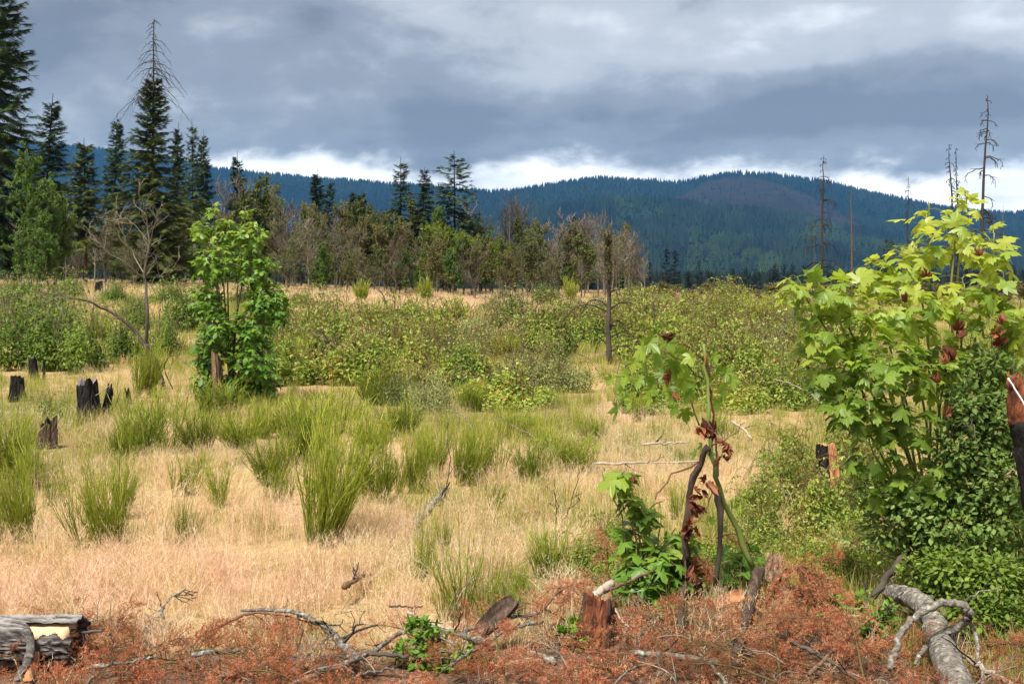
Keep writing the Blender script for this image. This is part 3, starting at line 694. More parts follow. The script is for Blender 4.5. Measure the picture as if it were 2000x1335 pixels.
def cleared(px, P):            # the logged patch on the upper slope
    py = HZ - (P[..., 2] - EYE) / P[..., 1] * F
    return inside(CUT, px + 14 * fbm(px / 30, py / 14, 3) * 2, py + 8 * fbm(px / 22, py / 10, 8) * 2) & (P[..., 1] > 4300)
pxs = np.linspace(-900, 2900, 420); ds = np.concatenate([np.linspace(2150, 6700, 110)])
PX, DD = np.meshgrid(pxs, ds); MP = on_mountain(PX, DD)
tag(link('mountain', grid_mesh('mountain', MP[..., 0], MP[..., 1], MP[..., 2], mountain_mat(), {'cut': cleared(PX, MP).astype(float)})), kind='structure')

def cone_wood(name, P, H, label, tiers, tone, rng, mat, wide=.17, sides=5):
    """a far wood: one small tapered tree for every tree top that shows"""
    mb = MB(); n = len(P); an = np.arange(sides) / sides * 2 * math.pi
    rot = rng.uniform(0, 6.28, n)
    for z0, z1, r in (((.08, .78, wide), (.45, 1.0, wide * .62)) if tiers == 2 else ((.05, 1.0, wide),)):
        ring = np.stack([np.cos(an[None] + rot[:, None]), np.sin(an[None] + rot[:, None]), np.zeros((n, sides))], -1) * (H * r)[:, None, None] * rng.uniform(.75, 1.2, (n, sides, 1))
        ring = ring + P[:, None]; ring[..., 2] += (H * z0)[:, None] + rng.normal(size=(n, sides)) * (H * .05)[:, None]
        tip = P + np.stack([0 * H, 0 * H, H * z1], -1)
        V = np.concatenate([ring, tip[:, None]], 1); q = np.arange(sides)
        T = np.stack([q, (q + 1) % sides, np.full(sides, sides)], -1)
        mb.add(V, (T[None] + (np.arange(n) * (sides + 1))[:, None, None]).reshape(-1, 3), np.repeat(tone, sides), 0, False)
    return tag(link(name, mb.mesh(name, mat)), label, 'forest', None, 'stuff')
rng = RNG(71)
n = 76000; px = rng.uniform(-420, 2420, n); d = 2280 + (6650 - 2280) * rng.random(n) ** .85; P = on_mountain(px, d)
Pb = on_mountain(px, d - 40); up = (P[:, 2] / P[:, 1] > Pb[:, 2] / Pb[:, 1] - .0035)
cl = cleared(px, P); keep = up & (~cl | (rng.random(n) < .05)); P, px, d = P[keep], px[keep], d[keep]
rp = rng.uniform(-420, 2420, 2600); rd = ridge_depth(rp) + rng.normal(size=2600) * 25; RP = on_mountain(rp, rd)
P = np.concatenate([P, RP]); px = np.concatenate([px, rp]); d = np.concatenate([d, rd])
decid = (fbm(px / 60, d / 350, 51) > .02) & (d < 4300) & (px > 1200) & (px < 1900)
H = rng.uniform(15, 30, len(P)) * np.where(decid, .62, 1) * (.8 + .5 * (fbm(px / 25, d / 160, 44) + .5)); P[:, 2] -= 2
tone = np.clip(.22 + .45 * rng.random(len(P)) + 1.5 * fbm(px / 70, d / 500, 61, 3) + .22 * ss(4300, 3600, d), 0, 1)
cone_wood('mountain_forest', P[~decid], H[~decid], 'dark blue-green conifer forest covering the mountain slopes', 1, tone[~decid], rng, M['fir_far'])
M['hill_leaf'] = leaf_mat('hill_leaf', [(0, (.010, .022, .010)), (.5, (.020, .036, .013)), (1, (.035, .055, .018))], .1, .7, .1, 0)  # darkened for the same cloud shadow, a little lighter than the firs
cone_wood('hillside_broadleaf_forest', P[decid], H[decid], 'lighter green broadleaf wood on the nearer hillside below the cleared patch', 2, tone[decid], rng, M['hill_leaf'], .36, 6)
# valley floor wood between the clearing and the mountains
n = 9000; d = np.exp(rng.uniform(math.log(430), math.log(2500), n)); px = rng.uniform(-500, 2500, n); x = (px - 1000) / F * d
P = np.stack([x, d, terr(x, d) - .5], -1); H = rng.uniform(9, 19, n) + 5 * ss(500, 1800, d)
cone_wood('valley_forest', P, H, 'band of dark conifers filling the valley floor below the mountain', 2, rng.random(n), rng, M['fir_far'], .19, 6)

# ------------------------------------------------------------------ haze in the valley air
hb = MB(); X0, X1, Y0, Y1, Z0, Z1 = -5300, 5300, -70, 7200, -45, 760
hv = np.array([[x, y, z] for z in (Z0, Z1) for x, y in ((X0, Y0), (X1, Y0), (X1, Y1), (X0, Y1))], float)
hq = [(0, 3, 2, 1), (4, 5, 6, 7), (0, 1, 5, 4), (1, 2, 6, 5), (2, 3, 7, 6), (3, 0, 4, 7)]
hb.add(hv, [t for a, b, c, d_ in hq for t in ((a, b, c), (a, c, d_))], .5)
hm, nt, N, L = new_mat('haze')
pv = N('ShaderNodeVolumePrincipled'); pv.inputs['Color'].default_value = (.10, .40, .90, 1); pv.inputs['Density'].default_value = 4.6e-5; pv.inputs['Anisotropy'].default_value = 0.0
L(pv.outputs[0], N('ShaderNodeOutputMaterial').inputs['Volume'])
tag(link('haze', hb.mesh('haze', hm)), 'thin blue haze hanging in the valley air', 'haze', None, 'stuff')

# ------------------------------------------------------------------ trees at the edge of the clearing
def set_tree(variant, Hv, name, label, cat, group, px, top, d, rz, wide=1.0, tilt=(0, 0)):
    p = foot(px, d, .05); H = EYE + (HZ - top) / F * d - p[2]; s = H / Hv
    return plant(variant, name, label, cat, group, p, rz, (s * wide, s * wide, s), tilt)

set_tree(fir_tree(1, 20, 3.8, 420, .10, .45, 44, .72, 'fir', 0, .50, .12), 20, 'fir_tree', 'tall dark fir at the edge of the photo, taller than the frame', 'tree', None, -12, -70, 70, .3, .86)
set_tree(fir_tree(2, 18.5, 4.3, 420, .04, .30, 42, .66, 'fir_light', .17, .92, .14), 18.5, 'fir_tree', 'tall olive fir with a long bare dead top and drooping dead branches', 'tree', None, 298, 37, 78, 1.1, .86)
FA = fir_tree(3, 16, 3.0, 260, .16, .35, 26, .80, 'fir', 0, .8, .1)
FB = fir_tree(4, 12, 2.0, 220, .28, .30, 22, .66, 'fir', 0, .75, .15)
FC = fir_tree(5, 14, 2.9, 250, .05, .30, 26, .80, 'fir', 0, .9, .05)
FD = fir_tree(6, 14, 2.6, 190, .12, .45, 20, .72, 'fir', 0, .75, .2)
FE = fir_tree(7, 14, 3.1, 140, .26, .42, 20, .72, 'fir', 0, .62, .22)
FF = fir_tree(8, 14, 2.2, 170, .34, .35, 20, .70, 'fir', 0, .8, .15)
FG = fir_tree(9, 15, 2.6, 150, .08, .25, 12, .75, 'fir_far', 0, .9, .05)
FH = fir_tree(10, 12, 2.2, 210, .3, .35, 22, .7, 'fir_light', 0, .6, .15)
G1 = 'firs at the edge of the clearing'
for v, Hv, px, top, d, w, lab in (
        (FA, 16, 88, 182, 100, 1.0, 'dark fir with a ragged pointed crown beside the tallest fir'),
        (FH, 12, 168, 270, 85, .92, 'slim green fir with a bare lower trunk in front of the blue ridge'),
        (FA, 16, 222, 221, 95, .72, 'dark narrow fir close behind the dead-topped fir'),
        (FC, 14, 345, 238, 100, .62, 'dark fir half hidden behind the dead-topped fir'),
        (FD, 14, 377, 232, 98, .62, 'thin sparse fir spire right beside the dead-topped fir'),
        (FA, 16, 398, 252, 100, .6, 'dark fir leaning against the thin fir spire'),
        (FC, 14, 462, 295, 106, .78, 'small dense pointed fir standing alone above grey thicket'),
        (FC, 14, 616, 330, 122, 1.0, 'broad dark fir, larger of the pair over the bare trees'),
        (FD, 14, 642, 348, 121, .85, 'narrow fir touching the broad dark fir'),
        (FC, 14, 686, 368, 122, .9, 'short dark fir of a close pair, its left half'),
        (FB, 12, 704, 370, 121, 1.0, 'short dark fir of a close pair, its right half'),
        (FD, 14, 783, 306, 108, 1.0, 'airy fir with wide open boughs, left of three spires'),
        (FF, 14, 824, 326, 109, 1.0, 'middle fir of the three spires with a long bare trunk'),
        (FE, 14, 888, 294, 107, 1.12, 'tall open fir with long level boughs, right of three spires'),
        (FC, 14, 868, 420, 119, .7, 'low fir tucked under the tall open fir'),
        (FC, 14, 1123, 415, 140, .62, 'dark fir rising behind the grey bare trees'),
        (FC, 14, 1098, 436, 142, .8, 'blunt dark fir behind the grey bare trees'),
        (FC, 14, 1150, 432, 145, .8, 'bushy fir between grey twigs and the thin broken trunk'),
        (FC, 14, 1214, 458, 140, .8, 'dark fir behind the thin pine trunk'),
        (FC, 14, 1236, 460, 138, .7, 'dark fir at the end of the bare grey trees'),
        (FG, 15, 1300, 474, 190, .85, 'tall dark fir of the pair at the valley edge'),
        (FG, 15, 1317, 477, 192, .8, 'second dark fir of the pair at the valley edge'),
        (FG, 15, 1267, 503, 180, .8, 'low dark fir left of the valley-edge pair'),
        (FG, 15, 1345, 520, 200, .9, 'small fir just right of the valley-edge pair'),
        (FE, 14, 1735, 462, 140, .95, 'lone dark fir behind the big maple, between dead trunks'),
        (FC, 14, 30, 360, 105, .8, 'dark fir crown showing low beside the tallest fir'),
        (FC, 14, 120, 345, 110, .8, 'dark fir between the ragged fir and the slim fir'),
        (FC, 14, 268, 330, 104, .7, 'dark fir filling the gap before the dead-topped fir')):
    set_tree(v, Hv, 'fir_tree', lab, 'tree', G1, px, top, d, px * .37, w)
rng = RNG(15)
row = sorted([(px + rng.normal() * 4, 498 + rng.random() * 34, 290 + rng.random() * 130) for px in np.linspace(1372, 2040, 42)])
for i, (px, top, d) in enumerate(row):
    set_tree(FG, 15, 'fir_tree', f'{ordw(i)} fir from the left in the dark row below the mountain', 'tree', 'dark fir row at the foot of the mountain', px, top, d, i * 1.3, .85 + .3 * rng.random())

# dead standing trunks
S1 = snag(21, 9, .10, 50, 1.9, .95, .35)
S2 = snag(22, 9, .09, 60, .7, .7, .1)
S3 = snag(23, 9, .075, 34, 1.3, .8, .15, -.03, 'black_twig', .35)
S4 = snag(24, 9, .12, 26, .5, .5, .1, .01, 'brown_twig', .15)
for v, px, top, d, w, lab in (
        (S1, 1605, 303, 72, .95, 'dead pine with wide drooping bare branches right of the logged slope'),
        (S4, 1590, 440, 74, .6, 'short dead trunk close beside the drooping dead pine'),
        (S4, 1664, 366, 76, .8, 'bare straight dead trunk with stubs, right of the drooping dead pine'),
        (S3, 1771, 345, 80, .8, 'thin faint dead trunk behind the top of the big maple'),
        (S2, 1862, 282, 60, 1.0, 'twiggy dead trunk leaning close to its twin above the maple'),
        (S2, 1872, 290, 60, .9, 'twin dead trunk with a broken top above the maple'),
        (S3, 1916, 186, 50, 1.1, 'tallest dead trunk with a curved tip above the big maple'),
        (S4, 1712, 470, 85, .6, 'stubby dead trunk left of the lone dark fir'),
        (S4, 995, 402, 108, .8, 'dead broken trunk standing among brown bare branches'),
        (S4, 940, 392, 112, .8, 'thin dead trunk right of the tall open fir'),
        (S4, 1182, 392, 95, .6, 'pale thin dead spire above the grey twigs'),
        (S4, 1204, 440, 95, .5, 'small dead spike next to the pale spire'),
        (S4, 526, 352, 110, .7, 'broken dead trunk over the olive bushes'),
        (S4, 562, 402, 105, .7, 'pale dead trunk left of the broad dark fir'),
        (S4, 1960, 400, 66, .7, 'thin dead trunk near the photo edge beyond the maple'),
        (S4, 1640, 520, 66, .5, 'low dead stub among the brush at the valley edge')):
    set_tree(v, 9, 'dead_tree', lab, 'tree', 'dead standing trunks', px, top, d, px * .7, w)

# bare and thinly leaved trees in front of the firs
T1 = broadleaf(31, 6, 1, 17, 6, 6, .36, 0, wood='twig', r=.08, tw=.018, up=.45)
T2 = broadleaf(32, 6, 2, 12, 6, 6, .38, 0, wood='brown_twig', r=.07, tw=.018, up=.45)
T3 = broadleaf(33, 6, 2, 16, 6, 5, .38, 6, .15, 'olive', 'brown_twig', .07, tw=.018, up=.3)
T4 = broadleaf(34, 6, 1, 26, 6, 5, .36, 8, .15, 'olive_green', 'brown_twig', .08, tw=.018, up=.2, drop=.4)
T5 = broadleaf(35, 6, 2, 18, 6, 5, .5, 10, .17, 'yellow_tree', 'brown_twig', .08, tw=.018, up=.2, low=.3)
T6 = broadleaf(36, 6, 2, 20, 6, 5, .45, 11, .16, 'green_tree', 'brown_twig', .08, tw=.018, up=.25, low=.1)
T7 = broadleaf(37, 6, 5, 9, 6, 6, .45, 3, .12, 'olive_green', 'twig', .05, tw=.016, up=.4, lean=.18)
kinds = {'b': (T1, 'grey bare tree'), 'n': (T2, 'brown bare many-stemmed tree'), 'o': (T3, 'thin olive tree'), 'd': (T4, 'drooping olive-brown tree'), 'y': (T5, 'yellow-green leafy tree'), 'g': (T6, 'green leafy tree'), 'w': (T7, 'grey twiggy bush')}
line = [(76, 336, 64, 'g', .75), (58, 410, 63, 'g', .8), (108, 385, 66, 'g', .75), (95, 440, 62, 'g', .9), (20, 400, 90, 'w', 1), (130, 440, 90, 'b', .9), (150, 455, 88, 'n', .9), (35, 455, 84, 'b', 1), (185, 430, 92, 'b', 1), (205, 460, 80, 'n', 1), (240, 430, 84, 'o', 1), (262, 470, 74, 'w', 1),
        (345, 450, 85, 'o', 1), (365, 420, 92, 'd', 1), (390, 440, 96, 'b', 1), (418, 430, 96, 'o', 1), (440, 380, 105, 'b', .9), (465, 372, 104, 'b', .8), (478, 410, 100, 'd', .9), (498, 392, 104, 'd', .9), (520, 368, 106, 'd', .8), (540, 385, 108, 'd', .8),
        (558, 430, 100, 'b', 1), (575, 400, 104, 'w', .9), (590, 420, 108, 'n', .9), (604, 440, 98, 'b', 1), (625, 455, 100, 'w', 1), (640, 420, 108, 'o', .8), (655, 440, 100, 'b', .9), (668, 400, 110, 'o', .7), (690, 455, 98, 'n', .9), (705, 430, 106, 'o', .9), (722, 415, 110, 'd', .9), (740, 425, 106, 'd', .9),
        (752, 445, 100, 'o', .9), (770, 430, 102, 'd', .9), (792, 440, 98, 'o', .9), (808, 470, 104, 'b', .8), (820, 500, 96, 'g', .8), (838, 498, 95, 'g', .9), (852, 452, 104, 'y', .8), (868, 458, 106, 'y', .8), (884, 476, 98, 'g', .9), (905, 468, 100, 'y', .9), (922, 480, 102, 'y', .8), (935, 470, 106, 'b', .9),
        (950, 465, 106, 'o', .9), (962, 470, 100, 'o', .9), (975, 490, 96, 'y', .8), (985, 435, 112, 'n', .8), (1005, 420, 110, 'n', .8), (1022, 425, 110, 'n', .8), (1038, 460, 104, 'd', .9), (1050, 480, 98, 'w', .8), (1068, 485, 96, 'w', .9), (1090, 455, 104, 'b', .9), (1112, 440, 106, 'b', 1.1), (1130, 448, 104, 'n', 1.0), (1150, 452, 104, 'b', 1), (1168, 445, 100, 'd', .8),
        (1190, 455, 98, 'o', .8), (1210, 470, 100, 'b', .9), (1228, 480, 102, 'b', .9), (1245, 500, 104, 'n', .9), (1258, 520, 96, 'b', .9),
        (300, 480, 86, 'o', 1.1), (325, 475, 90, 'd', 1), (380, 480, 88, 'g', .9), (410, 490, 90, 'n', 1), (510, 470, 92, 'o', 1), (535, 480, 95, 'n', 1), (610, 500, 94, 'n', 1), (680, 500, 94, 'd', 1), (730, 490, 95, 'd', 1), (765, 500, 95, 'o', 1), (1000, 490, 100, 'd', .9), (1030, 500, 98, 'n', 1), (1140, 490, 96, 'n', 1), (1180, 500, 96, 'd', .9)]
line += [(470 + 17 * i + 6 * math.sin(i * 4.3), 438 + 26 * math.sin(i * 2.1) + 12 * math.sin(i * 5.3) + (34 if i > 27 else 0), 109 + 4 * math.sin(i * 1.3), 'dodgdobdow'[i % 10], .8) for i in range(45) if i % 3 != 1]
line += [(8 + 26 * i + 9 * math.sin(i * 3.1), 486 + 16 * math.sin(i * 1.7), 97 + 10 * math.sin(i * 2.3), 'gdowdn'[i % 6], 1.15) for i in range(48)]
cnt = {}
for px, top, d, k, w in sorted(line):
    i = cnt[k] = cnt.get(k, -1) + 1
    v, nm = kinds[k]
    w *= .92 if k in 'odyg' else 1.05; top -= 8 if px < 560 or px > 970 else 0
    if 1140 < px < 1215 and k in 'do': k = 'b'; v, nm = kinds[k]; i = cnt[k] = cnt.get(k, -1) + 1
    set_tree(v, 6, 'bush' if k == 'w' else 'broadleaf_tree', f'{ordw(i)} {nm} from the left along the wood edge', 'bush' if k == 'w' else 'tree', 'bare and leafy trees along the wood edge', px, top, d, px * .61, w)
# low brush in front of the valley, right of the wood
V1 = broadleaf(38, 1.6, 6, 7, 5, 5, .7, 4, .10, 'olive', 'twig', .02, tw=.008, lean=.4)
for i, px in enumerate(np.linspace(1255, 1990, 26)):
    set_tree(V1, 1.6, 'bush', f'{ordw(i)} grey-green brush clump from the left on the valley edge', 'bush', 'brush along the valley edge', px + 9 * math.sin(i * 5.1), 566 + 10 * math.sin(i * 2.7), 76 + 8 * math.sin(i * 1.9), i, 1.5)

# ------------------------------------------------------------------ bushes in the clearing
OBST = []                     # where bushes and stumps stand: no grass grows through them
def put(v, rv, hv, name, label, cat, group, px, base, w, h, rz):
    base += 4; h += 8; d = depth(px, base); s = F / d; p = foot(px, d, .02); OBST.append((p[0], p[1], w / 2 / s))
    tl = (.14 * math.sin(px * 1.7), .14 * math.sin(px * 2.9)) if name == 'broom_bush' else (0, 0)
    return plant(v, name, label, cat, group, p, rz, (w / 2 / s / rv, w / 2 / s / rv, h / s / hv), tl)
BR = [broom(41 + i, 130, 1.0, .50 + .08 * (i % 3), 9) for i in range(5)]
BF = [broom(51 + i, 120, 1.0, .6, 7, .009) for i in range(2)]
BN = [broom(55 + i, 60, 1.0, .42, 7, .0028) for i in range(2)]
G = 'broom bushes in the dry grass'
for i, (px, base, w, h, k, lab) in enumerate((
        (45, 1052, 125, 190, 0, 'yellow-green broom bush at the photo edge, nearest the log'),
        (188, 1068, 130, 205, 0, 'upright broom bush right of the one at the photo edge'),
        (240, 1010, 70, 130, 0, 'small broom shoot beside the upright broom bush'),
        (358, 1066, 95, 125, 2, 'thin low broom tuft alone in the pale grass'),
        (640, 1062, 165, 300, 0, 'biggest broom bush, tall and dark at its foot'),
        (15, 930, 130, 150, 0, 'leaning broom bush below the burnt stumps at the photo edge'),
        (305, 885, 150, 140, 0, 'dense broom bush below the leaning bare tree'),
        (345, 965, 110, 115, 2, 'thin broom bush between the stump and the biggest broom'),
        (432, 990, 120, 115, 2, 'thin broom bush left of the biggest broom'),
        (525, 945, 115, 110, 0, 'round broom bush touching the biggest broom on its left'),
        (590, 905, 130, 140, 0, 'broom bush behind the biggest broom'),
        (712, 975, 130, 150, 0, 'broom bush right behind the biggest broom'),
        (735, 890, 100, 100, 0, 'hazy broom bush in the middle of the broom patch'),
        (800, 958, 95, 140, 0, 'broom bush left of the fallen grey limb'),
        (850, 930, 90, 120, 0, 'narrow broom bush just above the fallen grey limb'),
        (905, 945, 90, 130, 0, 'broom bush right of the fallen grey limb'),
        (958, 935, 95, 125, 0, 'tall broom bush in the middle of the field'),
        (1030, 938, 105, 90, 0, 'low broom bush between the tall one and the fan-shaped one'),
        (1122, 918, 135, 80, 0, 'fan-shaped broom bush at the end of the white log'),
        (975, 990, 85, 75, 2, 'pale green tuft in the dry grass before the broom row'),
        (815, 1130, 75, 180, 2, 'loose tall broom shoots over the fallen limb'),
        (868, 1085, 60, 110, 2, 'stiff upright broom shoots in the pale grass'),
        (925, 1205, 185, 190, 2, 'bright green broom clump at the edge of the red branches'),
        (990, 1200, 120, 110, 2, 'spreading broom shoots right of the bright green clump'),
        (1080, 1125, 130, 110, 0, 'low broom beside the upright rust-red seedling'),
        (430, 812, 130, 80, 0, 'broom at the foot of the leafy maple clump'),
        (640, 845, 150, 90, 0, 'broom bush right of the maple clump foot'),
        (725, 785, 110, 85, 0, 'yellowish broom before the bramble bank'),
        (190, 672, 62, 66, 1, 'round broom bush above the burnt stump pair'),
        (578, 738, 75, 95, 0, 'yellow broom bush right of the maple clump'),
        (282, 772, 80, 120, 0, 'broom bush under the leaning bare tree'),
        (1116, 585, 36, 42, 1, 'dark round broom bush under the grey wood edge'),
        (705, 583, 40, 38, 1, 'yellow broom tuft before the wood edge'),
        (836, 584, 40, 40, 1, 'yellow broom tuft below the yellow-green trees'),
        (742, 640, 75, 60, 1, 'hazy broom mound in the far grass strip'),
        (805, 632, 60, 40, 1, 'low broom mound in the far grass strip'),
        (884, 632, 70, 55, 1, 'yellow broom mound left of the dark leafy shrub'),
        (1000, 700, 75, 60, 1, 'broom poking from the bramble bank'),
        (925, 800, 80, 60, 0, 'broom tuft at the foot of the bramble bank'),
        (1480, 640, 110, 60, 1, 'pale tall broom by the pink grass'),
        (1260, 600, 60, 36, 1, 'yellow broom at the valley edge'),
        (395, 925, 80, 60, 2, 'short broom tuft in the pink grass'),
        (110, 985, 70, 70, 2, 'short broom tuft between the two edge bushes'),
        (1240, 820, 60, 60, 0, 'broom tuft left of the broken sapling'),
        (480, 870, 120, 80, 0, 'flat broom mound before the maple clump'),
        (560, 985, 90, 110, 2, 'thin feathery broom just left of the biggest broom'), 
        (540, 850, 100, 80, 0, 'hazy broom right of the maple clump foot'), (1060, 880, 70, 60, 0, 'small broom above the low broom bush'), (250, 905, 90, 90, 0, 'feathery broom below the dense broom bush'),
        (385, 880, 100, 90, 0, 'broom between the dense broom bush and the maple clump'), (780, 845, 110, 70, 0, 'pale broom below the bramble bank'),
        (1000, 850, 90, 60, 0, 'pale broom right of the top of the broom patch'), (1165, 860, 70, 60, 0, 'low broom above the white log'), (60, 950, 90, 90, 0, 'feathery broom behind the edge bush'),
        (1320, 1010, 70, 90, 2, 'loose broom shoots behind the broken sapling'), (1400, 860, 80, 60, 0, 'broom tuft right of the broken sapling top'), (1010, 1150, 90, 90, 2, 'thin broom shoots left of the rust-red seedling'))):
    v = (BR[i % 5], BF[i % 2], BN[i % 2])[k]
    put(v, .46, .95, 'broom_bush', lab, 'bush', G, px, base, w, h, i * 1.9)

SH = [thicket(61 + i, 4200, .085, OVAL, 'shrub', 30, 11, 1.25, 'brown_twig') for i in range(3)]
G = 'leafy shrubs in the clearing'
for i, (px, base, w, h, lab) in enumerate((
        (1000, 660, 135, 88, 'large round dark green shrub in the middle of the clearing'),
        (632, 655, 95, 82, 'leafy shrub with a spike of new growth right of the maple clump'),
        (345, 645, 120, 88, 'leafy shrub between the bare tree and the maple clump'),
        (325, 690, 90, 70, 'lower leafy shrub behind the leaning bare tree'),
        (135, 580, 72, 46, 'round bush before the firs'),
        (15, 600, 70, 50, 'round bush at the photo edge before the firs'),
        (60, 718, 190, 140, 'wide leafy bank at the photo edge behind the stumps'),
        (150, 722, 160, 120, 'leafy bank behind the two small burnt stumps'),
        (20, 665, 150, 95, 'leafy bush behind the bank at the photo edge'),
        (240, 705, 110, 85, 'leafy bush beside the round broom'),
        (105, 655, 170, 90, 'leafy bush at the back of the stump hollow'),
        (1230, 603, 42, 46, 'small dark upright bush by the thin pine'),
        (1345, 605, 60, 30, 'small bush on the valley edge'),
        (1415, 690, 90, 50, 'dark green bush right of the thin pine'),
        (930, 680, 70, 45, 'low dark shrub left of the large round shrub'),
        (1440, 605, 70, 32, 'bush with orange flecks on the valley edge'),
        (520, 665, 60, 60, 'shrub peeping behind the maple clump'), (1110, 640, 70, 46, 'small shrub right of the large round shrub'), (860, 700, 80, 55, 'leafy shrub rising from the bramble bank left of centre'), (1320, 660, 80, 50, 'leafy shrub beyond the broken sapling'),
        (730, 690, 70, 50, 'leafy shrub at the end of the bramble bank'), (1540, 650, 90, 46, 'leafy shrub left of the big maple'), (1080, 720, 80, 55, 'leafy shrub in front of the small one'), (1250, 700, 70, 50, 'leafy shrub right of the thin dying pine'), (600, 705, 70, 55, 'leafy shrub below the spiky shrub'),
        (1370, 760, 80, 50, 'leafy shrub behind the broken sapling top'), (1480, 740, 90, 60, 'leafy shrub between the broken sapling and the big maple'), (270, 620, 70, 40, 'leafy shrub behind the leaning bare tree trunk'), (960, 610, 60, 30, 'low shrub at the far side of the clearing'), (1170, 615, 70, 34, 'low shrub before the bare grey trees'), (1500, 620, 80, 36, 'low shrub on the far side near the valley'),
        (40, 575, 80, 34, 'low bush under the tallest fir'), (95, 600, 90, 40, 'low bush left of the far burnt stump'), (225, 590, 80, 36, 'low bush right of the far burnt stump'), (330, 590, 90, 40, 'low bush under the dead-topped fir'), (260, 640, 80, 44, 'low bush beside the arching limb'), (400, 600, 70, 40, 'low bush left of the maple clump top'), (590, 600, 70, 36, 'low bush right of the maple clump top'), (480, 590, 90, 36, 'low bush behind the maple clump'), (1060, 590, 80, 34, 'low bush left of the dark round broom'), (1330, 625, 90, 36, 'low bush behind the slanting dark stick'), (1420, 640, 90, 40, 'low bush below the orange-flecked bush'))):
    put(SH[i % 3], 1.0, 1.35, 'shrub', lab, 'shrub', G, px, base, w, h, i * 2.3)

TH = [thicket(66 + i, 6500, .052) for i in range(4)] + [thicket(166 + i, 6500, .050, RHOMB, 'vetch', 26, 12, .7) for i in range(2)]
rng = RNG(77); spots = []
rows = [(612, 1080, 1560, 11, 110, 34, 'farthest'), (640, 560, 1600, 15, 130, 44, 'far'), (675, 540, 1640, 15, 140, 60, 'middle'), (712, 520, 1660, 15, 150, 72, 'nearer'), (748, 560, 1660, 13, 150, 76, 'near'), (790, 640, 1620, 11, 160, 80, 'nearest')]
for base, a, b, n, w, h, nm in rows:
    k = 0
    for px in np.linspace(a, b, n):
        px += rng.normal() * 16; bb = base + rng.normal() * 9
        if fbm(px / 150, bb / 45, 91) < -.19: continue
        if nm == 'nearest' and 900 < px < 1180 and rng.random() < .7: continue
        if bb < 655 and 560 < px < 930: continue
        if 1140 < px < 1245 and bb > 695: continue
        spots.append((px, bb, w * rng.uniform(.75, 1.3), h * 1.3 * rng.uniform(.7, 1.15), f'{ordw(k)} green bramble mound from the left in the {nm} row of the bank')); k += 1
for i, (px, bb, w, h, lab) in enumerate(spots):
    put(TH[(i * 5 + i // 7) % 6], 1.0, .8, 'bramble_thicket', lab, 'bramble', 'bramble bank across the clearing', px, bb, w, h, i * 1.7)
for i, (px, bb, w, h, lab) in enumerate((
        (1540, 985, 120, 80, 'bramble patch below the split stump'), (1600, 1040, 150, 100, 'bramble patch between the split stump and the big maple'), (1545, 925, 110, 70, 'yellowing vine mound left of the split stump'),
        (1660, 930, 130, 80, 'bramble right of the split stump'), (1500, 1060, 110, 60, 'low bramble left of the shaded grass'), (1700, 1000, 150, 110, 'bramble under the big maple'), (1430, 1105, 110, 60, 'low bramble behind the broken stems'),
        (1190, 1095, 90, 70, 'bramble beside the upright rust-red seedling'), (85, 825, 62, 40, 'small green bramble hanging on a burnt stump'),
        (1640, 1135, 120, 55, 'low bramble above the crossed red sticks'), (1560, 1095, 110, 60, 'low bramble behind the largest rust-red bough'), (1705, 1105, 110, 60, 'low bramble at the foot of the dark rising branch'), (1480, 1010, 100, 60, 'bramble right of the leaning stem'),
        (1130, 1130, 110, 60, 'low bramble left of the upright rust-red seedling'), (1230, 1120, 80, 60, 'low bramble behind the maple sprouts'))):
    put(TH[(i + 1) % 4], 1.0, .8, 'bramble_thicket', lab, 'bramble', 'bramble patches near the big maple', px, bb, w * 1.25, h * 1.2, i * 2.1)


KEEP = []                      # where limbs lie on the litter
def W(*a):                     # photo points to world points, kept just above the litter
    out = [at(x, y, min(d, depth(x, y, .13)) if y > 1130 else d) for x, y, d in a]
    if max(q[1] for q in a) > 1130: KEEP.extend(spline(out, 24))
    return out

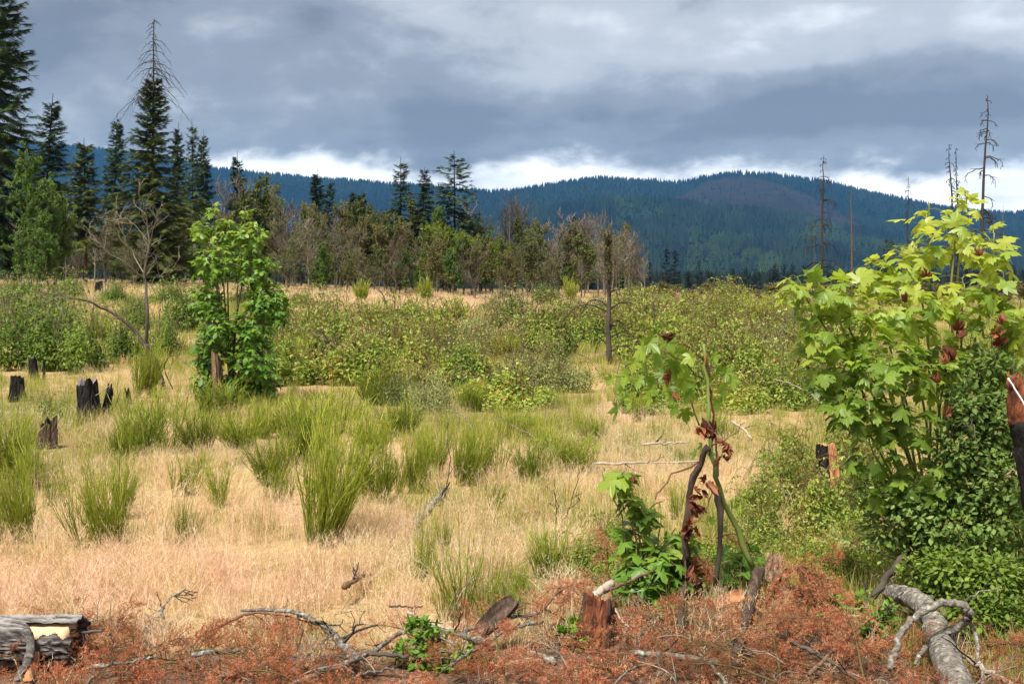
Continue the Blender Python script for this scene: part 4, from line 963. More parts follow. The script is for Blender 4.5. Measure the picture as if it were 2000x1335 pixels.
# ------------------------------------------------------------------ stumps and posts
def stump(name, label, px, base, w, h, mats, seed, lean=(0, 0), jag=.25, d=None, flare=.25, split=None):
    """burnt or broken stump: fluted wall with a ragged rim, hollowed top"""
    if d is None: base += 14; h += 16
    rng = RNG(seed); d = d or depth(px, base); s = F / d; p = foot(px, d, .06); OBST.append((p[0], p[1], w / s)); r, H = w / 2 / s, h / s
    S, K = 40, 9; an = np.arange(S) / S * 2 * math.pi; flute = 1 + .14 * np.sin(an * 3 + seed) + .08 * np.sin(an * 8 + seed * 2) + .045 * rng.normal(size=S)
    cx = np.cos(an) * 1.6 + seed; rim = H * (1 - jag * np.clip(.25 + 1.5 * fbm(cx, np.sin(an) * 1.6, seed, 2) + .30 * fbm(cx * 3, np.sin(an) * 4, seed + 1, 2) + .05 * rng.random(S), 0, 1.2))
    V = []
    for k in range(K):
        t = k / (K - 1); rr = r * flute * (1.08 - .26 * t + flare * (1 - t) ** 2.5) * (1 + .05 * rng.normal(size=S))
        V.append(np.stack([np.cos(an) * rr + lean[0] * H * t, np.sin(an) * rr + lean[1] * H * t, rim * t], -1))
    wall = len(V); rr = r * flute * .58
    V.append(np.stack([np.cos(an) * rr + lean[0] * H, np.sin(an) * rr + lean[1] * H, rim - .04 * H], -1)); V.append(np.stack([np.cos(an) * rr * .5 + lean[0] * H, np.sin(an) * rr * .5 + lean[1] * H, np.full(S, H * (1 - jag) * .93)], -1))
    V = np.concatenate(V) + p; R = wall + 2
    def quads(k0, k1, sel):
        out = []
        for k in range(k0, k1):
            for q in range(S):
                if not sel(q): continue
                a, b = k * S + q, k * S + (q + 1) % S; out += [(a, b, b + S), (a, b + S, a + S)]
        return np.array(out).reshape(-1, 3)
    parts = []
    facing = lambda q: split is not None and split[0] <= ((q / S * 2 * math.pi) % (2 * math.pi)) <= split[1]
    mb = MB(); mb.add(V, quads(0, wall - 1, lambda q: not facing(q)), .5, 0, False); parts.append(('bark', mb, mats[0]))
    if split is not None:
        m2 = MB(); m2.add(V, quads(0, wall - 1, facing), .5, 0, False); parts.append(('bare_wood', m2, mats[1]))
    m3 = MB(); cap = np.array([[(R - 1) * S + q, (R - 1) * S + (q + 1) % S, R * S] for q in range(S)])
    V2 = np.concatenate([V, [V[(R - 1) * S:].mean(0)]]); m3.add(V2, np.concatenate([quads(wall - 1, R - 1, lambda q: True), cap]), .5, 0, False); parts.append(('top', m3, mats[-1]))
    return built(name, label, 'stump' if 'stump' in name else 'post', p, parts)
C, DW = M['char'], M['darkwood']
stump('tree_stump', 'largest burnt stump with a grey flat top in the dry grass', 175, 812, 42, 82, [C, M['greybark']], 301, (-.06, 0), .30)
stump('burnt_snag', 'black splinter leaning away from the largest burnt stump', 198, 808, 12, 66, [C, C], 302, (.22, .0), .5)
stump('tree_stump', 'small burnt stump at the photo edge', 34, 770, 26, 42, [C, C], 303, (0, 0), .3)
stump('tree_stump', 'low burnt stump with bramble on top below the largest one', 92, 862, 34, 58, [DW, C], 304, (.05, 0), .5)
stump('burnt_snag', 'slanted black snag under the round broom bush', 204, 705, 20, 38, [C, C], 305, (-.35, 0), .6)
stump('burnt_snag', 'jagged black snag left of the mound of dry grass', 68, 728, 16, 36, [C, C], 306, (-.1, 0), .5)
stump('burnt_snag', 'thin black spike beside the jagged black snag', 86, 728, 5, 34, [C, C], 307, (0, 0), .4)
stump('tree_stump', 'small far burnt stump beside the round bush before the firs', 193, 562, 15, 14, [C, C], 308, (0, 0), .5)
stump('burnt_snag', 'little black stub right of the largest burnt stump', 256, 775, 9, 24, [C, C], 309, (-.2, 0), .5)
stump('tree_stump', 'split stump, black on one half and orange bare wood on the other', 1616, 945, 42, 92, [C, M['orange'], M['orange']], 310, (-.05, 0), .10, split=(4.75, 6.28))
stump('tree_stump', 'dark stub at the foot of the maple clump', 395, 800, 18, 30, [C, C], 312, (.1, 0), .5)
def stick(name, label, cat, pts, r0, r1, mat, K=14, seed=0, jit=.006, S=7, lump=.25, twigs=0, group=None, stubs=None, rust=0):
    """fallen limb through the given points (world coordinates)"""
    rng = RNG(seed + 900); mb = MB(); P, R = limb(pts, r0, r1, K, rng, jit); tubes(mb, P, R, S, .5, 0, True, lump, rng)
    parts = [('limb', mb, mat)]
    if twigs:
        tb = MB(); Q, T = offshoots(rng, P, R, twigs, .3, .9, .05, .15, 5, .35, .45, .06); tubes(tb, Q, np.maximum(T, .0025), 4, rng.random(len(Q)))
        Q2, T2 = offshoots(rng, Q, T, 2, .5, .8, 0, .3, 4); tubes(tb, Q2, np.maximum(T2, .002), 3, .5); parts.append(('limb/twigs', tb, M['black_twig']))
    return built(name, label, cat, P[0, 0].copy(), parts, group)

# the post's white cord
stick('white_cord', 'white cord strung across the tall broken post', 'cord', [at(1969, 738, 5.72), at(1990, 772, 5.70), at(2040, 850, 5.6)], .0045, .0045, M['cord'], 10, 1, .001, 5, 0)
def burnt_post():
    rng = RNG(311); mb, mc, ms = MB(), MB(), MB(); d = 5.9
    P, R = limb([at(2052, 1130, d), at(2030, 1000, d), at(2008, 880, d), at(1996, 820, d)], .078, .066, 16, rng, .003); tubes(mb, P, R, 16, .5, 0, True, .22, rng)
    P, R = limb([at(1997, 826, d), at(1991, 790, d), at(1986, 745, d)], .066, .050, 9, rng, .003); tubes(mc, P, R, 16, .5, 0, True, .3, rng)
    for k in range(14):
        q = rng.uniform(0, 6.28); p = at(1986, 748, d) + [math.cos(q) * .042, math.sin(q) * .042, 0]; h = rng.uniform(.02, .07)
        tubes(ms, *limb([p - [0, 0, .03], p + [rng.normal() * .004, 0, h * .5], p + [rng.normal() * .01, 0, h]], .014, .003, 4), 5, .5, 0, True)
    b = foot(2045, d); OBST.append((b[0], b[1], .2))
    built('burnt_post', 'tall broken post at the photo edge, rotten red above and charred below', 'post', b, [('charred_wood', mb, M['char']), ('rotten_wood', mc, M['redwood']), ('rotten_wood/splinters', ms, M['redwood'])])
burnt_post()

# ------------------------------------------------------------------ dead and bare trees standing in the clearing
def bare_lean():
    rng = RNG(401); d = 20.0; b = at(318, 757, d); mb, tb = MB(), MB()
    A = limb([b, at(305, 712, d), at(291, 688, d), at(284, 672, d)], .065, .05, 9, rng, .008)
    B = limb([at(284, 676, d), at(287, 620, d - .1), at(286, 560, d), at(283, 530, d), at(291, 480, d), at(287, 430, d + .1), at(275, 385, d), at(270, 350, d)], .034, .006, 18, rng, .012)
    Cc = limb([at(286, 676, d), at(262, 645, d + .1), at(225, 612, d), at(180, 592, d - .2), at(130, 580, d - .2), at(84, 572, d - .3)], .036, .009, 14, rng, .012)
    D_ = limb([at(285, 545, d), at(255, 520, d - .3), at(215, 490, d - .5), at(185, 465, d - .6), at(165, 440, d - .6)], .022, .005, 10, rng, .02)
    E = limb([at(285, 540, d), at(262, 500, d + .3), at(245, 470, d + .2), at(228, 430, d + .2), at(232, 400, d + .2)], .022, .005, 10, rng, .02)
    F_ = limb([at(286, 560, d), at(310, 540, d + .2), at(330, 530, d + .3), at(350, 505, d + .4)], .014, .004, 10, rng, .02)
    G_ = limb([at(290, 480, d), at(303, 440, d - .2), at(310, 410, d - .3)], .014, .004, 8, rng, .015)
    H_ = limb([at(288, 470, d), at(262, 440, d), at(240, 425, d), at(222, 440, d)], .013, .004, 8, rng, .015)
    tubes(mb, A[0], A[1], 9, .5, 0, True, .3, rng); tubes(mb, *B, 8, .5, 0, False, .2, rng); tubes(mb, *Cc, 7, .45, 0, False, .2, rng)
    Ps = []
    for q in (D_, E, F_, G_, H_): tubes(tb, q[0], q[1] * .48, 5, .8)
    for q, nn in ((B, 14), (D_, 7), (E, 7), (F_, 4), (G_, 4), (H_, 4), (Cc, 7)):
        X, Y = offshoots(rng, *q, nn + 3, .18, .7, .1, .3, 6, .35, .5, .07, abs_len=.34); tubes(tb, X, np.maximum(Y * .8, .0035), 4, rng.uniform(.5, 1, len(X)))
        X2, Y2 = offshoots(rng, X, Y, 3, .5, .7, .0, .2, 5); tubes(tb, X2, np.maximum(Y2, .003), 3, rng.uniform(.4, 1, len(X2)))
    built('bare_tree', 'leaning forked bare tree with a long limb arching to one side', 'tree', b, [('trunk', mb, M['bark']), ('trunk/branches', tb, M['twig'])])
bare_lean()
def thin_pine():
    rng = RNG(402); d = 25.0; b = at(1190, 712, d); mb, tb, lb = MB(), MB(), MB()
    A = limb([b, at(1188, 640, d), at(1190, 560, d), at(1187, 510, d), at(1188, 455, d)], .062, .02, 16, rng, .008); tubes(mb, *A, 8, .5, 0, True, .3, rng)
    h = [(605, .75), (600, .6), (580, .5), (650, .6), (655, .7), (690, .6), (680, .5), (560, .3), (640, .45), (610, .9), (662, .9), (700, .4)]
    P = []
    for i, (y, L) in enumerate(h):
        a = i * 2.4 + .3; o = np.array([math.cos(a), math.sin(a) * .7, 0]); p0 = at(1189, y, d)
        P.append(spline([p0, p0 + o * L * .4 + [0, 0, .16], p0 + o * L * .8 + [0, 0, .12], p0 + o * L * 1.05 + [0, 0, -.12]], 8))
    P = np.array(P); R = np.linspace(.018, .008, 8)[None] * np.ones((len(P), 1)); tubes(tb, P, R, 4, .5)
    X, Y = offshoots(rng, P, R, 5, .35, .8, -.05, .2, 5); tubes(tb, X, np.maximum(Y, .003), 3, .5); X2, Y2 = offshoots(rng, X, Y, 3, .5, .7, 0, .2, 4); tubes(tb, X2, np.maximum(Y2, .0025), 3, .5)
    T, U = offshoots(rng, A[0], A[1], 70, .06, .45, .30, .50, 5, .4, .35, .06, abs_len=.26); tubes(tb, T, np.maximum(U, .005), 3, .6)
    T2, U2 = offshoots(rng, T, U, 5, .55, .6, .1, .2, 4); tubes(tb, T2, np.maximum(U2, .004), 3, .6)
    pos, dr = along(rng, T2, 2); stamp(lb, RHOMB, pos, nrm(dr + rdir(rng, len(pos)) * .8), rdir(rng, len(pos)), .05 * rng.uniform(.5, 1.3, len(pos)), rng.random(len(pos)))
    built('dying_pine', 'thin dying pine with bare looping branches in the middle of the clearing', 'tree', b, [('trunk', mb, M['bark']), ('trunk/branches', tb, M['black_twig']), ('crown', lb, M['olive'])])
thin_pine()

for i, (lab, pts, r0, r1, mat, tw) in enumerate((
        ('grey dead limb slanting through the bush right of the maple clump', W((672, 690, 22), (630, 660, 22.5), (585, 640, 23), (556, 628, 23)), .03, .008, M['bark'], 4),
        ('thin dead stick crossing the slanting grey limb', W((668, 688, 22), (655, 660, 22), (645, 632, 22)), .016, .005, M['bark'], 3),
        ('dead fork standing in the far grass strip', W((758, 612, 45), (750, 580, 45), (735, 560, 45.5), (700, 530, 46)), .05, .01, M['bark'], 6),
        ('dead twig loops left of the maple clump', W((338, 760, 18.5), (320, 715, 18.5), (340, 695, 18.3), (372, 718, 18))  , .010, .004, M['bark'], 6),
        ('thin dark stick slanting before the valley-edge brush', W((1330, 622, 33), (1290, 612, 33), (1272, 606, 33)), .02, .008, M['bark'], 2),
        ('short upright dead stick in the green beyond the thin pine', W((1281, 640, 32), (1277, 600, 32), (1272, 572, 32)), .022, .008, M['bark'], 2),
        ('pale bent stick above the fan-shaped broom', W((1070, 868, 12.5), (1020, 840, 12.8), (965, 815, 13.0)), .008, .004, M['lichen'], 2),
        ('pale bent stick above the tall broom', W((925, 845, 13), (905, 810, 13.2), (870, 800, 13.3)), .009, .005, M['lichen'], 0),
        ('white weathered log half hidden behind the broken sapling', W((1160, 905, 11.3), (1260, 903, 11.4), (1375, 898, 11.5)), .015, .010, M['drywood'], 3),
        ('pale fallen stick right of the broken sapling', W((1430, 822, 13.2), (1452, 838, 13.0), (1468, 858, 12.8)), .017, .012, M['drywood'], 2),
        ('grey fallen stick behind the broken sapling', W((1255, 868, 12.2), (1300, 865, 12.2), (1345, 862, 12.1)), .014, .009, M['drywood'], 3),
        ('dark twig standing in the pale grass left of the broken sapling', W((1086, 1022, 8.6), (1085, 975, 8.6), (1083, 935, 8.6)), .006, .003, M['bark'], 3),
        ('bowed dark twig in the pale grass left of the broken sapling', W((1104, 1012, 8.7), (1118, 970, 8.7), (1132, 920, 8.7)), .005, .003, M['bark'], 2),
        ('dark twig standing before the fallen limb', W((874, 955, 9.6), (878, 900, 9.6), (872, 830, 9.6)), .006, .003, M['bark'], 2),
        ('dead twig reaching out of the brambles right of the pine', W((1620, 800, 13), (1570, 760, 13), (1510, 740, 13)), .012, .005, M['drywood'], 3),
        ('white stick leaning on the largest burnt stump', W((148, 808, 15.7), (170, 785, 15.5), (215, 752, 15.3)), .012, .004, M['drywood'], 1),
        ('curved grey stick right of the largest burnt stump', W((216, 802, 15.6), (228, 785, 15.6), (234, 762, 15.6)), .010, .004, M['bark'], 0),
        ('dead crooked limb lying before the firs at the photo edge', W((0, 540, 70), (20, 525, 70), (42, 520, 70)), .10, .05, M['greybark'], 6))):
    stick('dead_branch', lab, 'branch', pts, r0, r1, mat, 14, i, .006, 6, .25, tw, 'dead sticks in the clearing')
stick('fallen_limb', 'lichen-grey limb lying in the dry grass between the broom bushes', 'branch', W((868, 958, 9.7), (845, 985, 9.3), (815, 1015, 9.0), (790, 1055, 8.6)), .035, .03, M['lichen'], 14, 31, .012, 8, .35, 5)
stick('fallen_limb', 'broken pale end of wood lying in the grass left of the bright broom clump', 'branch', W((672, 1146, 7.3), (690, 1134, 7.35), (722, 1120, 7.4)), .020, .010, M['tanwood'], 10, 32, .006, 9, .5, 2)
stick('dead_branch', 'dark forked twig beside the broken pale wood', 'branch', W((735, 1118, 7.5), (712, 1124, 7.45), (692, 1112, 7.45)), .010, .005, M['darkwood'], 9, 33, .006, 6, .3, 5)
stick('dead_branch', 'lichened twig lying at the edge of the red branches', 'branch', W((318, 1205, 6.6), (320, 1180, 6.6), (345, 1160, 6.6), (362, 1150, 6.6)), .011, .004, M['lichen'], 10, 34, .006, 6, .4, 8)

# ------------------------------------------------------------------ maples
def maple(name, label, base, lobes, d0, n, size, stem_base, stem_r, mat, n_objects, seed, small, shoots=None, dead=()):
    """many-stemmed maple: shoots to each leafy lobe, long-stalked drooping leaves; the leaves that show largest are objects of their own"""
    rng = RNG(seed); C = np.array([at(a, b, d) for a, b, d, _, _ in lobes]); Rd = np.array([[rx / F * d, min(rx, ry) / F * d * 1.1, ry / F * d] for _, _, d, rx, ry in lobes])
    t = thing(name, label, 'tree', None, base); sb = MB(); PP = []
    for i, c in enumerate(C):
        b = np.asarray(stem_base) + rng.normal(size=3) * [.07, .07, 0]; top = c + [0, 0, Rd[i, 2] * .8]
        mid = b * .45 + top * .55 + [0, 0, -.04]; mid[:2] = b[:2] * .6 + top[:2] * .4
        P, R = limb([b, mid, c, top], stem_r, stem_r * .25, 12, rng, .008); tubes(sb, P, R, 6, rng.random()); PP.append(P)
    pos, ax, no, k = leaf_cloud(rng, C, Rd, n, .55, .35, .25)
    # leaf stalks run back to the nearest point of the lobe's own shoot
    A = np.array([P[0] for P in PP])[k]; dist = np.linalg.norm(A - pos[:, None], axis=2) + .25 * np.maximum(A[..., 2] - pos[:, None, 2] - .02, 0) * 0
    j = dist.argmin(1); q = A[np.arange(n), j]; mid = (q + pos) / 2 + np.array([0, 0, .035]); s = np.linspace(0, 1, 4)[None, :, None]
    S_ = (1 - s) ** 2 * q[:, None] + 2 * s * (1 - s) * mid[:, None] + s ** 2 * pos[:, None]
    tubes(sb, S_, np.full((n, 4), size * .011), 3, rng.uniform(.3, 1, n))
    for V in sb.V: V -= np.asarray(base, np.float32)
    link('stems', sb.mesh('maple_stems', M['greenstem'] if not small else M['brown_twig']), t)
    sz = size * rng.uniform(.55, 1.18, n); tone = np.clip(.16 + .42 * rng.random(n) + .45 * ss(.1, 1, (pos[:, 2] - pos[:, 2].min()) / np.ptp(pos[:, 2])), 0, .999)  # tone rises with height: lit top and shaded foot put into leaf colour
    ax = nrm(ax + (pos - q) * 1.2); order = np.argsort(pos[:, 1] - sz * 3); big = order[:n_objects]; rest = order[n_objects:]
    tms = [maple_leaf(.15 + .1 * i, .08 + .05 * i, seed + i, small) for i in range(6)]
    if n_objects:
        ms = []
        for tn in (.22, .45, .68, .86):  # leaf copies from shaded to lit tone
            for tm in tms:
                m_ = MB(); m_.add(tm[0], tm[1], tn, 0, False); ms.append(m_.mesh('maple_leaf', M[mat]))
        B = basis(ax[big], no[big])
        from mathutils import Matrix
        for i, b_ in enumerate(big):
            o = link('leaf', ms[6 * min(3, int(tone[b_] * 4)) + i % 6], t); Mx = Matrix([list(B[i][r] * sz[b_]) + [float(pos[b_][r] - base[r])] for r in range(3)] + [[0, 0, 0, 1]]); o.matrix_local = Mx
    lb = MB(); r2 = rng.integers(0, 6, len(rest))
    for i in range(6):
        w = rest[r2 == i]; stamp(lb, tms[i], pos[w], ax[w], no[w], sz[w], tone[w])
    for V in lb.V: V -= np.asarray(base, np.float32)
    tag(link('leaves', lb.mesh('maple_leaves', M[mat]), t), kind='stuff')
    if dead:
        cr = []
        for i in range(4):
            tm = crumpled_leaf(seed + i); m_ = MB(); m_.add(tm[0], tm[1], .2 + .2 * i, 0, False); cr.append(m_.mesh('dead_leaf', M['rust']))
        for i, (px, py, d, s_) in enumerate(dead):
            p = at(px, py, d); o = link('dead_leaf', cr[i % 4], t, p - np.asarray(base)); o.rotation_euler = (math.pi + rng.normal() * .5, rng.normal() * .5, rng.uniform(0, 6.28)); o.scale = (s_ * .6,) * 3
            if i == 0: o['label'] = 'rust-red withered leaf hanging among green ones'
    return t
RL = [(1815, 428, 6.9, 52, 24), (1886, 402, 6.9, 26, 22), (1865, 468, 6.8, 75, 42), (1785, 515, 6.9, 65, 48), (1940, 495, 6.8, 45, 62), (1572, 568, 6.5, 48, 38), (1630, 580, 6.6, 72, 46), (1705, 540, 6.8, 46, 36), (1645, 645, 6.6, 98, 58), (1760, 605, 6.7, 85, 58), (1880, 590, 6.7, 85, 58),
      (1985, 620, 6.6, 45, 55), (1632, 720, 6.6, 82, 55), (1740, 715, 6.5, 85, 62), (1850, 715, 6.8, 85, 62), (1660, 795, 6.5, 72, 46), (1760, 825, 6.5, 85, 55), (1705, 880, 6.5, 58, 45), (1800, 930, 6.6, 75, 55), (1720, 955, 6.6, 55, 36), (1960, 700, 6.9, 60, 55)]
base = foot(1835, 7.1)
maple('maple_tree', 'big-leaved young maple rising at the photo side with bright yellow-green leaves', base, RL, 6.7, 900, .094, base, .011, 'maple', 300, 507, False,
      dead=[(1868, 640, 6.3, .15), (1862, 690, 6.3, .17), (1850, 700, 6.3, .14), (1955, 645, 6.3, .17), (1945, 672, 6.3, .15), (1960, 622, 6.3, .12), (1915, 492, 6.5, .12), (1802, 535, 6.5, .13), (1768, 585, 6.4, .12), (1872, 655, 6.3, .12), (1835, 740, 6.4, .13), (1848, 800, 6.4, .13), (1690, 770, 6.3, .08)])
LL = [(a, b, 17.8 + o, rx, ry) for a, b, o, rx, ry in ((392, 450, 0, 19, 22), (415, 408, 0, 9, 12), (480, 416, 0, 9, 12), (440, 455, .2, 42, 26), (490, 465, 0, 32, 32), (418, 515, -.1, 38, 42), (500, 525, .1, 42, 42), (405, 590, 0, 32, 42), (425, 640, -.2, 36, 42), (520, 585, 0, 40, 38), (545, 605, 0, 24, 32), (490, 640, 0, 46, 45), (410, 690, .1, 36, 45), (495, 700, -.2, 46, 46), (402, 745, 0, 28, 34), (460, 758, -.1, 55, 34), (508, 755, 0, 36, 34))]
base = foot(455, 17.8)
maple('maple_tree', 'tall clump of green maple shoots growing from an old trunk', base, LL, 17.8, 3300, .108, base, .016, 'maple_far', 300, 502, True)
stump('old_snag', 'pale split trunk standing inside the maple clump', 428, 770, 22, 120, [M['darkwood'], M['tanwood'], M['tanwood']], 503, (-.06, 0), .3, d=17.4, flare=.1, split=(4.0, 5.3))

# the broken sapling in front
SB = foot(1470, 6.75)
def sapling():
    rng = RNG(511); d = 6.75; t = thing('broken_sapling', 'snapped maple sapling with wilting pale leaves and rust-red dead ones', 'tree', None, SB)
    def part(nm, pts, r0, r1, mat, K=12, S=8, lump=.15, jit=.004):
        mb = MB(); P, R = limb(pts, r0 * .72, r1 * .72, K, rng, jit * 1.5); tubes(mb, P, R * (1 + .12 * rng.normal(size=R.shape)), S, .5, 0, True, lump, rng)
        for V in mb.V: V -= np.asarray(SB, np.float32)
        return link(nm, mb.mesh(nm, mat), t), P, R
    part('stem', W((1472, 1110, d), (1440, 1040, d), (1408, 960, d - .05), (1392, 900, d - .05), (1386, 820, d - .05), (1380, 740, d), (1374, 672, d)), .026, .012, M['greenstem'], 18)
    part('split_stem', W((1376, 690, d + .01), (1384, 745, d + .02), (1391, 800, d + .02), (1397, 860, d), (1402, 930, d)), .011, .010, M['redwood'], 12, 7, .4)
    part('broken_limb', W((1334, 1150, d - .1), (1338, 1050, d - .1), (1348, 960, d - .08), (1366, 905, d - .06), (1384, 872, d - .06)), .020, .030, M['darkwood'], 14, 8, .35)
    part('hanging_bark', W((1402, 960, d - .05), (1406, 1040, d - .07), (1400, 1145, d - .1)), .028, .018, M['bark'], 10, 8, .4)
    part('old_stalk', W((1330, 1240, d - .25), (1335, 1140, d - .2), (1343, 1050, d - .14), (1352, 985, d - .1)), .022, .026, M['darkwood'], 12, 8, .4)
    part('shoot', W((1374, 740, d), (1340, 712, d - .1), (1318, 696, d - .15), (1300, 688, d - .2)), .007, .004, M['redstem'], 9, 5)
    part('shoot', W((1374, 702, d), (1350, 680, d - .05), (1325, 668, d - .1), (1300, 664, d - .1)), .006, .0035, M['redstem'], 9, 5)
    part('shoot', W((1390, 870, d - .05), (1430, 850, d - .1), (1455, 825, d - .15)), .006, .003, M['redstem'], 8, 5)
    part('shoot', W((1366, 900, d - .1), (1320, 925, d - .2), (1295, 950, d - .25), (1280, 975, d - .3)), .008, .005, M['redstem'], 9, 5)
    part('shoot', W((1392, 940, d - .1), (1385, 985, d - .2), (1355, 1020, d - .25)), .007, .005, M['redstem'], 9, 5)
    part('shoot', W((1366, 830, d), (1352, 790, d), (1340, 770, d)), .008, .006, M['greenstem'], 8, 5)
    tms = [maple_leaf(.3 + .12 * i, .12 + .05 * i, 520 + i) for i in range(4)]; ms = []
    for tm in tms:
        m_ = MB(); m_.add(tm[0], tm[1], .6, 0, False); ms.append(m_.mesh('sapling_leaf', M['maple']))
    spots = [(1262, 668, .15), (1312, 690, .14), (1332, 712, .14), (1296, 722, .15), (1250, 735, .14), (1322, 748, .13), (1216, 760, .13), (1275, 752, .13), (1348, 700, .12), (1390, 730, .10), (1402, 715, .10), (1275, 660, .19), (1250, 675, .17), (1300, 660, .17), (1325, 680, .18), (1345, 690, .15), (1290, 705, .2), (1262, 715, .19), (1240, 700, .14), (1225, 725, .17), (1310, 725, .19), (1335, 730, .19), (1355, 745, .16), (1278, 738, .19), (1210, 745, .16), (1195, 735, .11),
             (1205, 790, .18), (1235, 775, .14), (1220, 770, .15), (1268, 768, .14), (1325, 770, .15), (1345, 760, .14), (1338, 800, .15), (1320, 790, .13), (1395, 690, .10), (1420, 720, .14), (1415, 750, .14), (1430, 735, .13), (1400, 780, .12), (1412, 765, .12), (1300, 750, .14), (1370, 865, .10), (1385, 880, .10), (1360, 880, .10), (1390, 1010, .08), (1410, 1030, .07), (1345, 715, .17), (1316, 706, .2), (1285, 690, .17)]
    for i, (px, py, s_) in enumerate(spots):
        o = link('leaf', ms[i % 4], t, at(px, py, d - .02 + rng.normal() * .16) - SB); out = -1 if px < 1375 else 1
        o.rotation_euler = (rng.uniform(-1.9, -.9), rng.normal() * .45, out * rng.uniform(-.2, 1.5)); o.scale = (s_ * .5, s_ * .66, s_ * .7)
    cr = []
    for i in range(5):
        tm = crumpled_leaf(530 + i); m_ = MB(); m_.add(tm[0], tm[1], .1 + .2 * i, 0, False); cr.append(m_.mesh('dead_leaf', M['rust']))
    for i, (px, py, s_) in enumerate([(1310, 668, .10), (1303, 672, .08), (1305, 742, .12), (1318, 785, .13), (1362, 852, .14), (1392, 842, .15), (1386, 858, .14), (1400, 872, .13), (1412, 880, .10), (1404, 905, .12), (1416, 905, .10), (1420, 890, .08), (1372, 955, .13), (1385, 960, .14), (1398, 968, .12), (1365, 985, .15), (1352, 1000, .15), (1362, 1010, .14), (1350, 1030, .15), (1358, 1045, .14), (1345, 1050, .12), (1375, 975, .12), (1360, 965, .12),
                                      (1355, 1110, .14), (1362, 1130, .15), (1358, 1150, .14), (1370, 1165, .12), (1352, 1135, .13), (1366, 1180, .13)]):
        o = link('dead_leaf', cr[i % 5], t, at(px, py - 14, d - .12 - rng.random() * .15) - SB); o.rotation_euler = (math.pi * 1.5 + .1 + rng.normal() * .7, rng.normal() * .8, rng.uniform(0, 6.28)); q_ = rng.uniform(.45, .85); o.scale = (s_ * q_, s_ * q_ * 1.2, s_ * q_)
sapling()
# low maple sprouts round its foot
for i, (lab, lobes, stem, n) in enumerate((
        ('leafy maple sprouts at the foot of the broken sapling', [(1240, 1060, 6.7, 40, 45), (1275, 1110, 6.6, 55, 45), (1320, 1080, 6.8, 50, 45), (1255, 1165, 6.5, 60, 45), (1330, 1150, 6.7, 55, 45), (1300, 1195, 6.5, 60, 30), (1420, 1130, 6.9, 50, 40), (1460, 1100, 7.1, 50, 40)], (1300, 6.7), 620),
        ('two lanky maple shoots with a few leaves left of the broken sapling', [(1215, 940, 6.6, 28, 20), (1235, 975, 6.6, 20, 22), (1180, 925, 6.6, 8, 6), (1290, 990, 6.6, 20, 16), (1260, 1000, 6.6, 14, 12)], (1300, 6.6), 26))):
    base = foot(*stem); maple('maple_sprout', lab, base, lobes, 6.6, n, .095 if i == 0 else .12, base, .007, 'maple_far' if i == 0 else 'maple', 200 if i == 0 else 12, 541 + i, i == 0, dead=[(1236, 936, 6.5, .10)] if i else [(1345, 1120, 6.4, .12)])

# ------------------------------------------------------------------ leafy shrubs at the photo side
def side_shrub(label, lobes, n, leaf, mat, seed, tm=OVAL, root=None):
    rng = RNG(seed); C_ = np.array([at(a, b, d) for a, b, d, _, _ in lobes]); Rd = np.array([[rx / F * d, min(rx, ry) / F * d, ry / F * d] for _, _, d, rx, ry in lobes]); base = foot(*root)
    sb, lb = MB(), MB(); PP = []
    for i, c in enumerate(C_):
        for k in range(3):
            b = base + rng.normal(size=3) * [.15, .1, 0]; e = c + rng.normal(size=3) * Rd[i] * .5
            P, R = limb([b, (b + e) / 2 + [0, 0, .05], e, e + (e - b) * .12], .008, .002, 9, rng, .01); tubes(sb, P, R, 4, rng.random()); PP.append((P, R))
    P = np.concatenate([p for p, _ in PP]); R = np.concatenate([r for _, r in PP]); Q, T = offshoots(rng, P, R, 9, .22, .7, .1, .3, 5); tubes(sb, Q, np.maximum(T, .0015), 3, .5)
    pos, ax, no, k = leaf_cloud(rng, C_, Rd, n, .6, .15, .3); pos[:, 2] = np.maximum(pos[:, 2], terr(pos[:, 0], pos[:, 1]) + .03)
    p2, d2 = along(rng, Q, 6, .2); m = len(p2); tone = np.clip(rng.uniform(.3, .6, len(C_))[k] + rng.normal(size=n) * .17, 0, 1)
    stamp(lb, tm, pos, ax, no, leaf * rng.uniform(.55, 1.25, n), tone, 0, True)
    stamp(lb, tm, p2, nrm(d2 * .7 + rdir(rng, m) * .7), np.array([0, 0, 1.]) + rdir(rng, m) * .5, leaf * rng.uniform(.5, 1.1, m), rng.uniform(.4, 1, m), 0, True)
    built('shrub', label, 'shrub', base, [('stems', sb, M['brown_twig']), ('leaves', lb, M[mat])])
side_shrub('pale-leaved shrub growing up between the big maple and the broken post', [(1930, 720, 6.6, 50, 45), (1900, 790, 6.5, 60, 55), (1950, 830, 6.5, 60, 70), (1880, 870, 6.5, 60, 60), (1960, 930, 6.4, 60, 60), (1870, 960, 6.5, 60, 50)], 4200, .044, 'paleshrub', 551, OVAL, (1930, 6.7))
side_shrub('dark leafy shrub covering the ground under the big maple', [(1780, 980, 6.6, 80, 50), (1860, 1020, 6.5, 90, 60), (1950, 1020, 6.4, 80, 70), (1740, 1030, 6.7, 70, 45), (1800, 1070, 6.7, 60, 40), (1980, 1120, 6.3, 60, 60), (1900, 1100, 6.4, 80, 50)], 5600, .040, 'paleshrub', 552, OVAL, (1880, 6.8))
side_shrub('round-leaved shrub spilling over the fallen log at the photo side', [(1850, 1110, 6.2, 60, 45), (1930, 1130, 6.15, 80, 55), (1830, 1170, 6.2, 50, 35), (1900, 1200, 6.0, 75, 40), (1975, 1210, 6.0, 50, 50), (1790, 1130, 6.35, 40, 40)], 4200, .034, 'shrub', 553, OVAL, (1900, 6.3))
